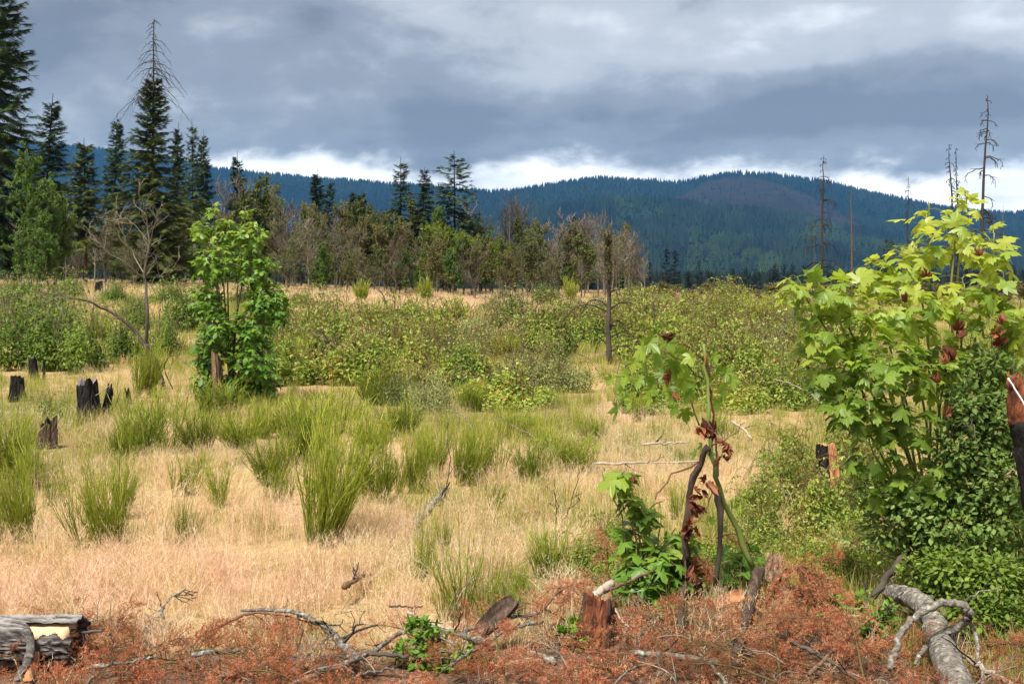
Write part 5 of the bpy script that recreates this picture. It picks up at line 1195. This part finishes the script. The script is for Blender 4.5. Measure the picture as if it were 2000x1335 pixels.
side_shrub('small bright green leafy sprout among the red branches', [(835, 1250, 5.75, 28, 35), (825, 1290, 5.65, 25, 40), (860, 1290, 5.7, 35, 35), (880, 1320, 5.6, 40, 30), (815, 1225, 5.8, 14, 20), (920, 1310, 5.65, 30, 25)], 330, .048, 'maple_far', 554, OVAL, (850, 5.7))
side_shrub('tiny bright sprout on the broken red stump', [(1125, 1235, 6.0, 22, 20), (1135, 1258, 5.95, 18, 12), (1150, 1245, 5.95, 12, 10)], 90, .045, 'maple_far', 555, OVAL, (1130, 6.0))
side_shrub('small green leafy sprouts by the crossed red sticks', [(1690, 1240, 5.9, 30, 25), (1720, 1215, 6.0, 25, 20), (1660, 1190, 6.2, 35, 20)], 190, .05, 'maple_far', 556, OVAL, (1690, 6.0))

# ------------------------------------------------------------------ logs and limbs of the felled strip
def log_left():
    rng = RNG(601); d = 5.62; r = .118; x0, x1 = at(-190, 0, d)[0], at(168, 0, d)[0]; zc = at(0, 1262, d)[2] + .02; base = np.array([at(80, 0, d)[0], d, zc - r]); t = thing('fallen_log', 'thick bark-covered log with a strip of pale fresh wood at the photo edge', 'log', None, base)
    nx, na = 230, 130; X = np.linspace(x0, x1, nx)[:, None] * np.ones(na); A = np.linspace(0, 2 * math.pi, na)[None] * np.ones((nx, 1))
    cell = np.abs(vnoise(X * 15 + 2 * vnoise(X * 9, A * 3, 3), A * 8.0 + 1.3 * vnoise(X * 6, A * 2, 8), 7) - .5) * 2; cell = np.clip(cell * 1.5, 0, 1); fine = fbm(X * 34, A * 16, 9)
    rr = r * (1 + .09 * (cell - .45) + .09 * fine) ; rr[-1] *= .93
    edge = (x1 - .03 + .05 * (vnoise(A * 4, A * 0, 5) - .5)); XX_ = np.minimum(X, edge)
    V = np.stack([XX_, d + np.cos(A) * rr, zc + .01 + np.sin(A) * rr], -1).reshape(-1, 3) - base
    wx0, wx1 = at(62, 0, d)[0], at(152, 0, d)[0]
    i, j = np.meshgrid(np.arange(nx - 1), np.arange(na - 1), indexing='ij'); xa = X[:-1, :-1]; aa = A[:-1, :-1]
    win = (xa > wx0 + .02 * np.sin(aa * 9)) & (aa > 2.02) & (aa < 2.62 + .10 * np.sin(xa * 40) + .06 * np.sin(xa * 97))
    a = (i * na + j)[~win]; T = np.concatenate([np.stack([a, a + 1, a + na + 1], -1), np.stack([a, a + na + 1, a + na], -1)])
    hv_ = np.clip(.15 + .75 * cell + .9 * fine, 0, 1)[:-1, :-1][~win]; mb = MB(); mb.add(V, T, np.concatenate([hv_, hv_]), 0, False); link('bark', mb.mesh('log_bark', M['plates']), t)
    mc = MB(); P = np.stack([np.linspace(x0, x1 - .07, 30), np.full(30, d), np.full(30, zc)], -1) - base; tubes(mc, P, np.full(30, r * .86) * (1 + .02 * rng.normal(size=30)), 26, .5, 0, True, .05, rng); link('bare_wood', mc.mesh('bare_wood', M['freshwood']), t)
    # splintered end
    sp = MB()
    for k in range(30):
        q = rng.uniform(0, 6.28); rad = r * rng.uniform(.15, .84); p = np.array([x1 - .11, d + math.cos(q) * rad, zc + math.sin(q) * rad]) - base; L_ = rng.uniform(.03, .08)
        tubes(sp, *limb([p, p + [L_ * .6, 0, rng.normal() * .006], p + [L_, 0, rng.normal() * .015]], rng.uniform(.008, .018), .003, 4), 5, .5, 0, True)
    link('splinters', sp.mesh('splinters', M['redwood']), t)
log_left()
def slab(name, label, cat, c, axis, normal, L, Wd, T, mat, seed, curve=.0, group=None):
    """piece of bark or split wood: rough curved plate with real thickness"""
    rng = RNG(seed); nu, nv = 18, 9; u = np.linspace(-.5, .5, nu)[:, None] * np.ones(nv); v = np.linspace(-.5, .5, nv)[None] * np.ones((nu, 1))
    wv = 1 - .35 * np.abs(u * 2) ** 3 + .12 * fbm(u * 6 + seed, v * 0, seed); x = v * Wd * wv; y = u * L * (1 + .10 * (vnoise(v * 14 + seed, u * 0, seed) - .5)); z0 = curve * ((v * 2) ** 2) * Wd + .55 * T * fbm(u * 4, v * 14, seed + 3)
    B = basis(np.array([axis], float), np.array([normal], float))[0]; top = np.stack([x, y, z0 + T], -1); bot = np.stack([x, y, z0 * .6], -1)
    V = np.concatenate([top.reshape(-1, 3), bot.reshape(-1, 3)]) @ B.T + c; n = nu * nv
    i, j = np.meshgrid(np.arange(nu - 1), np.arange(nv - 1), indexing='ij'); a = (i * nv + j).ravel(); F1 = np.concatenate([np.stack([a, a + 1, a + nv + 1], -1), np.stack([a, a + nv + 1, a + nv], -1)])
    rimi = np.concatenate([np.arange(nv), np.arange(1, nu) * nv + nv - 1, (nu - 1) * nv + np.arange(nv - 2, -1, -1), np.arange(nu - 2, 0, -1) * nv]); rn = np.roll(rimi, -1)
    F2 = np.concatenate([np.stack([rimi, rimi + n, rn + n], -1), np.stack([rimi, rn + n, rn], -1)])
    mb = MB(); mb.add(V, np.concatenate([F1, F1[:, ::-1] + n, F2]), .5, 0, False)
    return solo(name, label, cat, np.asarray(c, float), mb, mat, group)
slab('bark_chip', 'flat orange bark chip leaning against the log', 'bark', at(62, 1303, 5.40), at(68, 1275, 5.45) - at(55, 1330, 5.35), (0, -1, .55), .15, .062, .014, M['orange'], 611)
slab('bark_slab', 'brown furrowed bark slab lying beside the bright broom clump', 'bark', at(972, 1208, 6.05), at(1000, 1180, 6.1) - at(945, 1232, 6.0), (-.2, -.8, .7), .26, .10, .03, M['darkwood'], 612, .25)
slab('bark_slab', 'curled torn bark slab hanging under the broken sapling', 'bark', at(1420, 1180, 6.5), at(1450, 1165, 6.55) - at(1385, 1195, 6.4), (0, -.6, .8), .26, .09, .012, M['orange'], 613, .35)
slab('wood_chip', 'pale wood chip lying on the red needles', 'bark', at(512, 1320, 5.5), (.8, .3, .2), (0, -.6, .8), .085, .05, .012, M['freshwood'], 614)
slab('bark_slab', 'dark bark slab half sunk in the red needles', 'bark', at(600, 1300, 5.6), (1, .1, .02), (0, -.5, .9), .24, .10, .025, M['logbark'], 615)
slab('wood_plank', 'grey split piece of wood under the bark slab', 'bark', at(1035, 1296, 5.65), (1, .15, .08), (0, -.5, .9), .24, .05, .02, M['drywood'], 616)
slab('bark_slab', 'fresh split slab of stump wood behind the rust-red bough', 'bark', at(1510, 1110, 6.75), at(1510, 1085, 6.75) - at(1500, 1140, 6.7), (-.1, -1, .3), .17, .10, .05, M['tanwood'], 617)
stump('tree_stump', 'broken red rotten stump in the middle of the felled branches', 1162, 1262, 70, 122, [M['darkwood'], M['redwood'], M['redwood']], 621, (.10, 0), .45, d=6.0, flare=.15, split=(3.2, 4.9))
FL = 'felled limbs and sticks of the red strip'
for i, (lab, pts, r0, r1, mat, tw) in enumerate((
        ('grey bark strip leaning over the log at the photo edge', W((52, 1228, 5.50), (60, 1262, 5.42), (48, 1300, 5.36), (36, 1325, 5.32)), .022, .018, M['logbark'], 0),
        ('dark thin branch lying along the top of the log', W((55, 1228, 5.60), (110, 1231, 5.60), (200, 1232, 5.62)), .010, .006, M['logbark'], 2),
        ('lichen-crusted branch arching over the red needles', W((470, 1192, 6.0), (540, 1190, 6.05), (600, 1205, 6.0), (640, 1228, 5.95), (665, 1258, 5.85), (695, 1284, 5.8)), .007, .026, M['lichen'], 6),
        ('long pale stick slanting to the bottom of the photo', W((575, 1335, 5.35), (640, 1306, 5.5), (710, 1280, 5.65), (770, 1245, 5.8), (812, 1220, 5.9)), .014, .010, M['lichen'], 3),
        ('dark stick lying level right of the arching branch', W((690, 1272, 5.7), (745, 1276, 5.7), (795, 1281, 5.7)), .012, .009, M['bark'], 2),
        ('thin bare stick across the red needles near the log', W((170, 1302, 5.55), (240, 1294, 5.6), (300, 1284, 5.65)), .009, .006, M['lichen'], 3),
        ('short grey stick crossing the thin bare stick', W((172, 1332, 5.4), (185, 1308, 5.5), (200, 1293, 5.55)), .006, .004, M['lichen'], 0),
        ('lichened stick ending in a stub among the needles', W((375, 1276, 5.75), (420, 1273, 5.75), (470, 1268, 5.75)), .013, .012, M['lichen'], 2),
        ('thick lichened limb with a sharp end beside the green sprout', W((800, 1212, 6.0), (850, 1226, 5.95), (900, 1238, 5.9), (950, 1255, 5.85)), .012, .020, M['lichen'], 4),
        ('pale peeled stick above the thick lichened limb', W((796, 1193, 6.05), (835, 1215, 6.0), (880, 1230, 5.98)), .010, .008, M['drywood'], 2),
        ('thin straight stick propped across the needles', W((880, 1298, 5.6), (945, 1258, 5.7), (1015, 1216, 5.8)), .008, .005, M['lichen'], 0),
        ('grey stick behind the furrowed bark slab', W((905, 1232, 6.05), (990, 1208, 6.1), (1055, 1196, 6.15)), .010, .011, M['lichen'], 2),
        ('brown stick reaching right from the bark slab', W((975, 1228, 6.0), (1020, 1222, 6.0), (1060, 1214, 6.05)), .010, .008, M['lichen'], 2),
        ('white lichened limb lying level before the broken sapling', W((1238, 1275, 5.8), (1290, 1278, 5.75), (1345, 1284, 5.7), (1405, 1294, 5.65)), .014, .016, M['lichen'], 4),
        ('bent pale stick in front of the white lichened limb', W((1365, 1278, 5.6), (1390, 1300, 5.5), (1418, 1335, 5.35)), .008, .009, M['lichen'], 0),
        ('thin bent twig at the bottom before the white limb', W((1200, 1335, 5.35), (1240, 1302, 5.5), (1290, 1292, 5.55), (1315, 1280, 5.6)), .006, .004, M['lichen'], 2),
        ('dark thick broken limb leaning from the fresh split stump', W((1482, 1112, 6.6), (1470, 1160, 6.45), (1452, 1215, 6.25), (1440, 1262, 6.05), (1436, 1295, 5.9)), .040, .020, M['darkwood'], 0),
        ('red peeled stick slanting up by the right-hand bough', W((1580, 1315, 5.5), (1640, 1260, 5.7), (1700, 1205, 5.9), (1720, 1180, 6.0)), .010, .006, M['tanwood'], 3),
        ('long red-brown stick crossing the peeled stick', W((1520, 1240, 5.9), (1600, 1280, 5.7), (1680, 1330, 5.45)), .011, .008, M['bark'], 3),
        ('pale green bent stick over the red needles', W((1590, 1205, 6.1), (1640, 1190, 6.1), (1700, 1185, 6.1)), .009, .005, M['greenstem'], 0),
        ('pale green stick lying below the bent one', W((1595, 1198, 6.15), (1650, 1198, 6.1), (1690, 1208, 6.05)), .008, .006, M['greenstem'], 0),
        ('grey weathered piece of wood sticking up beside the red stump', W((1140, 1195, 6.15), (1165, 1160, 6.3), (1195, 1140, 6.4)), .020, .026, M['drywood'], 0),
        ('brown slim branch slanting up to the maple sprouts', W((1185, 1155, 6.35), (1240, 1130, 6.4), (1275, 1116, 6.45)), .008, .006, M['redstem'], 2),
        ('dark branch rising behind the side log into the maple', W((1705, 1165, 6.4), (1740, 1120, 6.5), (1765, 1085, 6.6), (1785, 1055, 6.7)), .022, .016, M['bark'], 2),
        ('pale stick at the bottom under the arched limb', W((1880, 1280, 5.5), (1920, 1305, 5.4), (1975, 1335, 5.2)), .012, .012, M['drywood'], 2),
        ('thin upright twig by the bark slab', W((885, 1225, 5.95), (888, 1190, 5.95), (905, 1150, 6.0), (925, 1125, 6.0)), .004, .003, M['lichen'], 0),
        ('loose curved twig before the furrowed slab', W((760, 1183, 6.3), (800, 1184, 6.3), (825, 1183, 6.3)), .006, .004, M['bark'], 0),
        ('grey twig among needles right of the red stump', W((1195, 1180, 6.0), (1210, 1205, 5.95), (1228, 1225, 5.9)), .006, .006, M['drywood'], 0),
        ('lichen-white crooked stick near the bottom of the strip', W((1030, 1272, 5.75), (1060, 1282, 5.7), (1085, 1296, 5.65)), .015, .012, M['lichen'], 5),
        ('short dead stick by the pale chip', W((430, 1325, 5.45), (470, 1302, 5.5), (480, 1285, 5.6)), .006, .004, M['lichen'], 1),
        ('thin grey stick crossing the strip near the long pale one', W((690, 1325, 5.45), (730, 1310, 5.5), (770, 1305, 5.55)), .007, .004, M['lichen'], 1))):
    stick('dead_branch', lab, 'branch', pts, r0, r1, mat, 18, 40 + i, .004, 7, .3, tw, FL)
def side_log():
    rng = RNG(641); b = at(1862, 1335, 5.15); t = thing('fallen_log', 'grey lichened log with a branch arching over it at the photo side', 'log', None, b)
    def part(nm, pts, r0, r1, mat, K=20, S=14, lump=.12, jit=.004):
        mb = MB(); P, R = limb(pts, r0, r1, K, rng, jit); R = R * (1 + .16 * fbm(np.arange(K) * .21, np.zeros(K) + r0 * 99, 8)); tubes(mb, P, R, S, .5, 0, True, lump, rng)
        for V in mb.V: V -= np.asarray(b, np.float32)
        link(nm, mb.mesh(nm, mat), t)
    part('trunk', W((1885, 1375, 5.05), (1858, 1310, 5.3), (1832, 1240, 5.6), (1815, 1195, 5.85), (1775, 1165, 6.1), (1735, 1158, 6.3)), .070, .045, M['lichen'], 70, 30, .10)
    part('arched_branch', W((1830, 1245, 5.45), (1868, 1225, 5.4), (1893, 1205, 5.35), (1882, 1182, 5.35), (1845, 1178, 5.35), (1805, 1190, 5.35), (1770, 1220, 5.3), (1752, 1260, 5.2), (1737, 1305, 5.1)), .021, .014, M['lichen'], 46, 12, .18)
    part('branch', W((1893, 1210, 5.38), (1905, 1245, 5.35), (1915, 1300, 5.25), (1920, 1340, 5.1)), .010, .008, M['lichen'], 12, 6, .3)
    part('branch', W((1808, 1262, 5.4), (1795, 1280, 5.35), (1787, 1296, 5.3)), .014, .008, M['lichen'], 8, 6, .3)
    part('branch', W((1850, 1255, 5.45), (1875, 1285, 5.35), (1900, 1335, 5.2)), .008, .006, M['lichen'], 10, 6, .3)
    part('twig', W((1885, 1172, 5.5), (1910, 1158, 5.5), (1955, 1145, 5.5)), .005, .003, M['lichen'], 10, 5, .2)
    part('moss', W((1815, 1194, 5.78), (1832, 1190, 5.76), (1848, 1196, 5.74)), .03, .028, M['olive'], 8, 9, .5)
side_log()

# ------------------------------------------------------------------ rust-red dead fir boughs
def bough_points(rng, n, x0, x1, y0, y1, hi):
    x = rng.uniform(x0, x1, n); y = rng.uniform(y0, y1, n); return np.stack([x, y, terr(x, y) + hi * rng.random(n)], -1)
sprays = [dead_spray(701 + i, .34, (0, .1, -.12, .22, -.3, .3, .04, -.05)[i], (1, 1, 1, .8, .6, .8, 1, .35)[i]) for i in range(8)]; sm = [s.mesh('dead_spray', M['slash']) for s in sprays]
def bough_mesh(seed, tones, L=.62, n=17):
    """a whole flat dead fir bough: bent branch, sprays along both sides"""
    rng = RNG(seed); mb = MB(); P, R = limb([[0, 0, 0], [rng.normal() * .04, L * .5, .05], [rng.normal() * .08, L, -.06]], .007, .002, 9); tubes(mb, P, R, 5, -.2)
    pos, dr = along(rng, P, n, .05); side = nrm(np.cross(dr, [0, 0, 1.])) * np.where(np.arange(n) % 2, 1, -1)[:, None]
    B = basis(nrm(dr * .7 + side * rng.uniform(.5, 1.1, (n, 1)) + np.array([0, 0, 1.]) * rng.uniform(-.45, .35, (n, 1))), np.array([0, 0, 1.]) + rdir(rng, n) * .4)
    for i in range(n):
        s_ = sprays[tones[i % len(tones)]]; nv = np.concatenate(s_.v)
        mb.add((np.concatenate(s_.V) * (rng.uniform(.35, .65) * (1.1 - .5 * pos[i, 1] / L))) @ B[i].T + pos[i], np.concatenate(s_.T), np.clip(nv + rng.normal() * .08, 0, 1), 0, False)
    return mb.mesh('dead_bough', M['slash'])
def twig_tangle(seed):
    rng = RNG(seed); mb = MB(); P, R = limb([[0, 0, .01], [.02, .12, .04], [rng.normal() * .05, .28, .02]], .005, .002, 8); tubes(mb, P, R, 5, .7)
    Q, T = offshoots(rng, P, R, 8, .5, .8, .05, .1, 5, .4, .7); tubes(mb, Q, np.maximum(T, .0014), 4, rng.random(len(Q))); Q2, T2 = offshoots(rng, Q, T, 3, .5, .7, 0, .2, 4); tubes(mb, Q2, np.maximum(T2, .0011), 3, rng.random(len(Q2)))
    return mb.mesh('twig_tangle', M['twig'])
kinds_ = sm + [bough_mesh(741, (0, 6)), bough_mesh(742, (1, 0, 6)), bough_mesh(743, (2, 2, 0)), bough_mesh(744, (3, 1)), bough_mesh(745, (4, 2)), twig_tangle(746), twig_tangle(747)]
rng = RNG(711); n = 5200
x = rng.uniform(-3.6, 3.6, n); y = rng.uniform(3.9, 7.4, n); e = slash_edge(x)
heap = np.maximum(fbm(x * 1.7, y * 1.9, 733, 3) + .06, 0)
k = (y < e + .22 * rng.normal(size=n)) & (rng.random(n) < .20 + 2.2 * heap) & ~((x > 1.75) & (y > 6.1)) & ~((x < -2.05) & (np.abs(y - 5.45) < .24))
kp = np.array(KEEP); near = (((x[:, None] - kp[None, :, 0]) / .07) ** 2 + ((y[:, None] - kp[None, :, 1] + .10) / .17) ** 2).min(1); k &= (near > 1) | (rng.random(n) < .12)
x, y, heap = x[k], y[k], heap[k]; n = len(x); tone_ = .5 + 1.4 * fbm(x * 1.6, y * 1.6, 719) + .22 * rng.normal(size=n)
big_ = rng.random(n) < .22; tw_ = rng.random(n) < .20
idx = np.clip(np.floor(8 * np.clip(tone_, 0, .999)), 0, 7).astype(int); idx = np.where(big_, 8 + np.clip(np.floor(5 * np.clip(tone_, 0, .999)), 0, 4).astype(int), idx); idx = np.where(tw_, rng.integers(13, 15, n), idx)
scatter('red_needle_litter', kinds_, np.stack([x, y, terr(x, y) + .01 + .04 * rng.random(n) + heap * .16], -1), np.stack([rng.normal(size=n) * .28 + .06, rng.normal(size=n) * .5, rng.uniform(0, 6.28, n)], -1), np.repeat(rng.uniform(.55, 1.1, n)[:, None], 3, 1), idx, 'rust-red dead fir needles and twigs carpeting the felled strip', 'litter')
def bough(label, pts, r0, n, seed, size=1.0, droop=.8, name='dead_bough'):
    """a dead branch with sprays hanging from it"""
    rng = RNG(seed); sb, nb = MB(), MB(); P, R = limb(pts, r0, r0 * .3, 14, rng, .004); tubes(sb, P, R, 6, .5, 0, True, .2, rng)
    pos, dr = along(rng, P, n, .05); side = nrm(np.cross(dr, [0, 0, 1.]) + 1e-4) * rng.choice([-1, 1], n)[:, None]
    ax = nrm(dr * .35 + side * rng.uniform(.2, 1, (n, 1)) + np.array([0, 0, -1.]) * droop * rng.uniform(.3, 1.2, (n, 1)) + rdir(rng, n) * .3); B = basis(ax, np.array([0, 0, 1.]) + rdir(rng, n) * .6)
    for i in range(n):
        s = sprays[(0, 1, 2, 6, 3, 0)[i % 6]]; V = np.concatenate(s.V); T = np.concatenate(s.T); vv = np.concatenate(s.v); sc_ = size * rng.uniform(.5, 1.1)
        nb.add((V * sc_) @ B[i].T + pos[i], T, np.clip(vv + rng.normal() * .1, 0, 1), 0, False)
    built(name, label, 'branch', P[0, 0].copy(), [('branch', sb, M['redstem']), ('needles', nb, M['slash'])], 'rust-red dead boughs')
bough('largest rust-red bough hanging over the fresh split stump', W((1500, 1180, 6.5), (1530, 1120, 6.35), (1565, 1112, 6.25), (1590, 1150, 6.15)), .014, 30, 721, .95)
bough('rust-red bough drooping below the largest one', W((1520, 1150, 6.4), (1560, 1150, 6.2), (1590, 1190, 6.05), (1600, 1240, 5.95)), .012, 26, 722, .9)
bough('rust-red bough falling in front of the dark broken limb', W((1490, 1170, 6.3), (1475, 1200, 6.15), (1480, 1250, 6.0), (1475, 1290, 5.9)), .010, 20, 723, .75)
bough('upright rust-red seedling beside the low broom', W((1190, 1150, 6.7), (1188, 1100, 6.7), (1184, 1060, 6.7), (1182, 1030, 6.7)), .006, 16, 724, .48, .25, 'dead_seedling')
bough('rust-red bough heaped left of the red stump', W((1050, 1200, 6.2), (1085, 1160, 6.3), (1110, 1145, 6.35), (1130, 1160, 6.3)), .010, 22, 725, .62, .3)
bough('rust-red bough under the lichen-crusted arching branch', W((420, 1225, 6.1), (480, 1200, 6.1), (540, 1198, 6.1), (610, 1215, 6.0)), .010, 26, 726, .6, .7)
bough('rust-red sprig behind the end of the log', W((150, 1240, 5.9), (165, 1225, 5.95), (175, 1213, 6.0)), .005, 7, 727, .35, .2)
bough('rust-red bough hanging inside the broken sapling stems', W((1350, 1090, 6.75), (1375, 1095, 6.7), (1400, 1120, 6.65)), .007, 12, 728, .5, .8)
bough('rust-red sprig glowing behind the leaning stem', W((1400, 1050, 7.0), (1430, 1040, 7.0), (1450, 1055, 7.0)), .005, 8, 729, .45, .5)
bough('rust-red bough at the bottom under the arched branch', W((1730, 1300, 5.5), (1790, 1310, 5.4), (1850, 1330, 5.3)), .008, 14, 730, .55, .2)
bough('rust-red bough at the photo side behind the log', W((1930, 1260, 5.6), (1970, 1255, 5.6), (2020, 1265, 5.5)), .008, 14, 731, .55, .2)

# ------------------------------------------------------------------ grass
rng = RNG(88)
tufts = [grass_tuft(101 + i, 46, .14, .12, .36, .0016, (.4, .8, 1.2, 1.6)[i]).mesh('dry_tuft', M['dry']) for i in range(4)] + [grass_tuft(111 + i, 46, .14, .12, .36, .0016, (.5, .9, 1.5)[i]).mesh('pink_tuft', M['pink']) for i in range(3)] + \
        [grass_tuft(121 + i, 36, .12, .12, .36, .0020, .45, False, (.1, .9)).mesh('green_tuft', M['green_grass']) for i in range(3)]
ftufts = [grass_tuft(131 + i, 64, .42, .18, .42, .006).mesh('dry_tuft', M['dry']) for i in range(3)] + [grass_tuft(141 + i, 64, .42, .18, .42, .006).mesh('pink_tuft', M['pink']) for i in range(3)] + \
         [grass_tuft(151 + i, 58, .42, .18, .42, .006, .45, False, (.1, .9)).mesh('green_tuft', M['green_grass']) for i in range(3)]
def greenness(x, y):
    px = 1000 + x / y * F; py = HZ + EYE * F / y
    g = .26 + .35 * ss(1380, 1520, px) * ss(930, 1000, py) + .16 * ss(830, 780, py) * ss(585, 640, py) + 1.7 * fbm(x / 2.2 + 9, y / 2.8, 201) + .42 * ss(950, 800, py) * ss(560, 640, py) - .35 * ss(640, 590, py) * (1 - ss(980, 1080, px)) * ss(480, 600, px) + .22 * ss(1180, 1420, px) + .18 * np.exp(-((px - 700) / 170) ** 2 - ((py - 900) / 110) ** 2)
    return g - .28 * ss(1000, 1120, py) * (1 - ss(1250, 1500, px)) - .30 * np.exp(-((px - 250) / 220) ** 2 - ((py - 820) / 110) ** 2)
def pinkness(x, y): return .5 + 1.3 * fbm(x / 3.5 + 3, y / 3.5, 231) + .25 * ss(13, 9, y) * 0
def sow(y0, y1, dens, far):
    w = lambda y: .98 * y + 2.4
    n = int(dens * .5 * (w(y0) + w(y1)) * (y1 - y0)); y = np.sqrt(rng.uniform(y0 ** 2, y1 ** 2, n)); x = (rng.random(n) - .5) * w(y)
    k = np.ones(n, bool)
    if y0 < 8: k = (y > slash_edge(x) - .35 + .6 * rng.random(n)) | (rng.random(n) < .05)
    k &= rng.random(n) < .42 + 1.9 * (fbm(x / .9, y / .9, 251) + .17)
    for ox, oy, orad in OBST:
        if oy < y1 + 2 and oy > y0 - 2: k &= ((x - ox) ** 2 / (orad * .8 + .05) ** 2 + (y - oy + orad * .25) ** 2 / (orad * 1.0 + .12) ** 2) > rng.uniform(.55, 1.1, n)
    x, y = x[k], y[k]; n = len(x); g = greenness(x, y) + .16 * rng.normal(size=n); p = pinkness(x, y) + .18 * rng.normal(size=n)
    if far: idx = np.where(g > .5, rng.integers(6, 9, n), np.where(p > .5, rng.integers(3, 6, n), rng.integers(0, 3, n)))
    else: idx = np.where(g > .5, rng.integers(7, 10, n), np.where(p > .5, rng.integers(4, 7, n), rng.integers(0, 4, n)))
    s = rng.uniform(.6, 1.1, n) * (.50 + .80 * (fbm(x / 1.6, y / 1.6, 261) + .5))
    lay = fbm(x / 1.3, y / 1.3, 271) * 1.1; lay2 = fbm(x / 1.3 + 40, y / 1.3, 281) * 1.1
    return np.stack([x, y, terr(x, y) - .015], -1), np.stack([lay, lay2, rng.uniform(0, 6.28, n)], -1), np.stack([s * rng.uniform(.8, 1.4, n), s * rng.uniform(.8, 1.4, n), s], -1), idx
A = [sow(4.6, 9.5, 78, False), sow(9.5, 16, 52, False), sow(16, 26, 26, False)]
scatter('meadow_grass', tufts, *[np.concatenate([a[i] for a in A]) for i in range(4)], 'fine dry straw-coloured and greenish grass of the near meadow', 'grass')
A = [sow(24, 60, 6.5, True), sow(60, 128, 2.0, True)]
scatter('distant_meadow_grass', ftufts, *[np.concatenate([a[i] for a in A]) for i in range(4)], 'pinkish dry grass of the far clearing before the trees', 'grass')
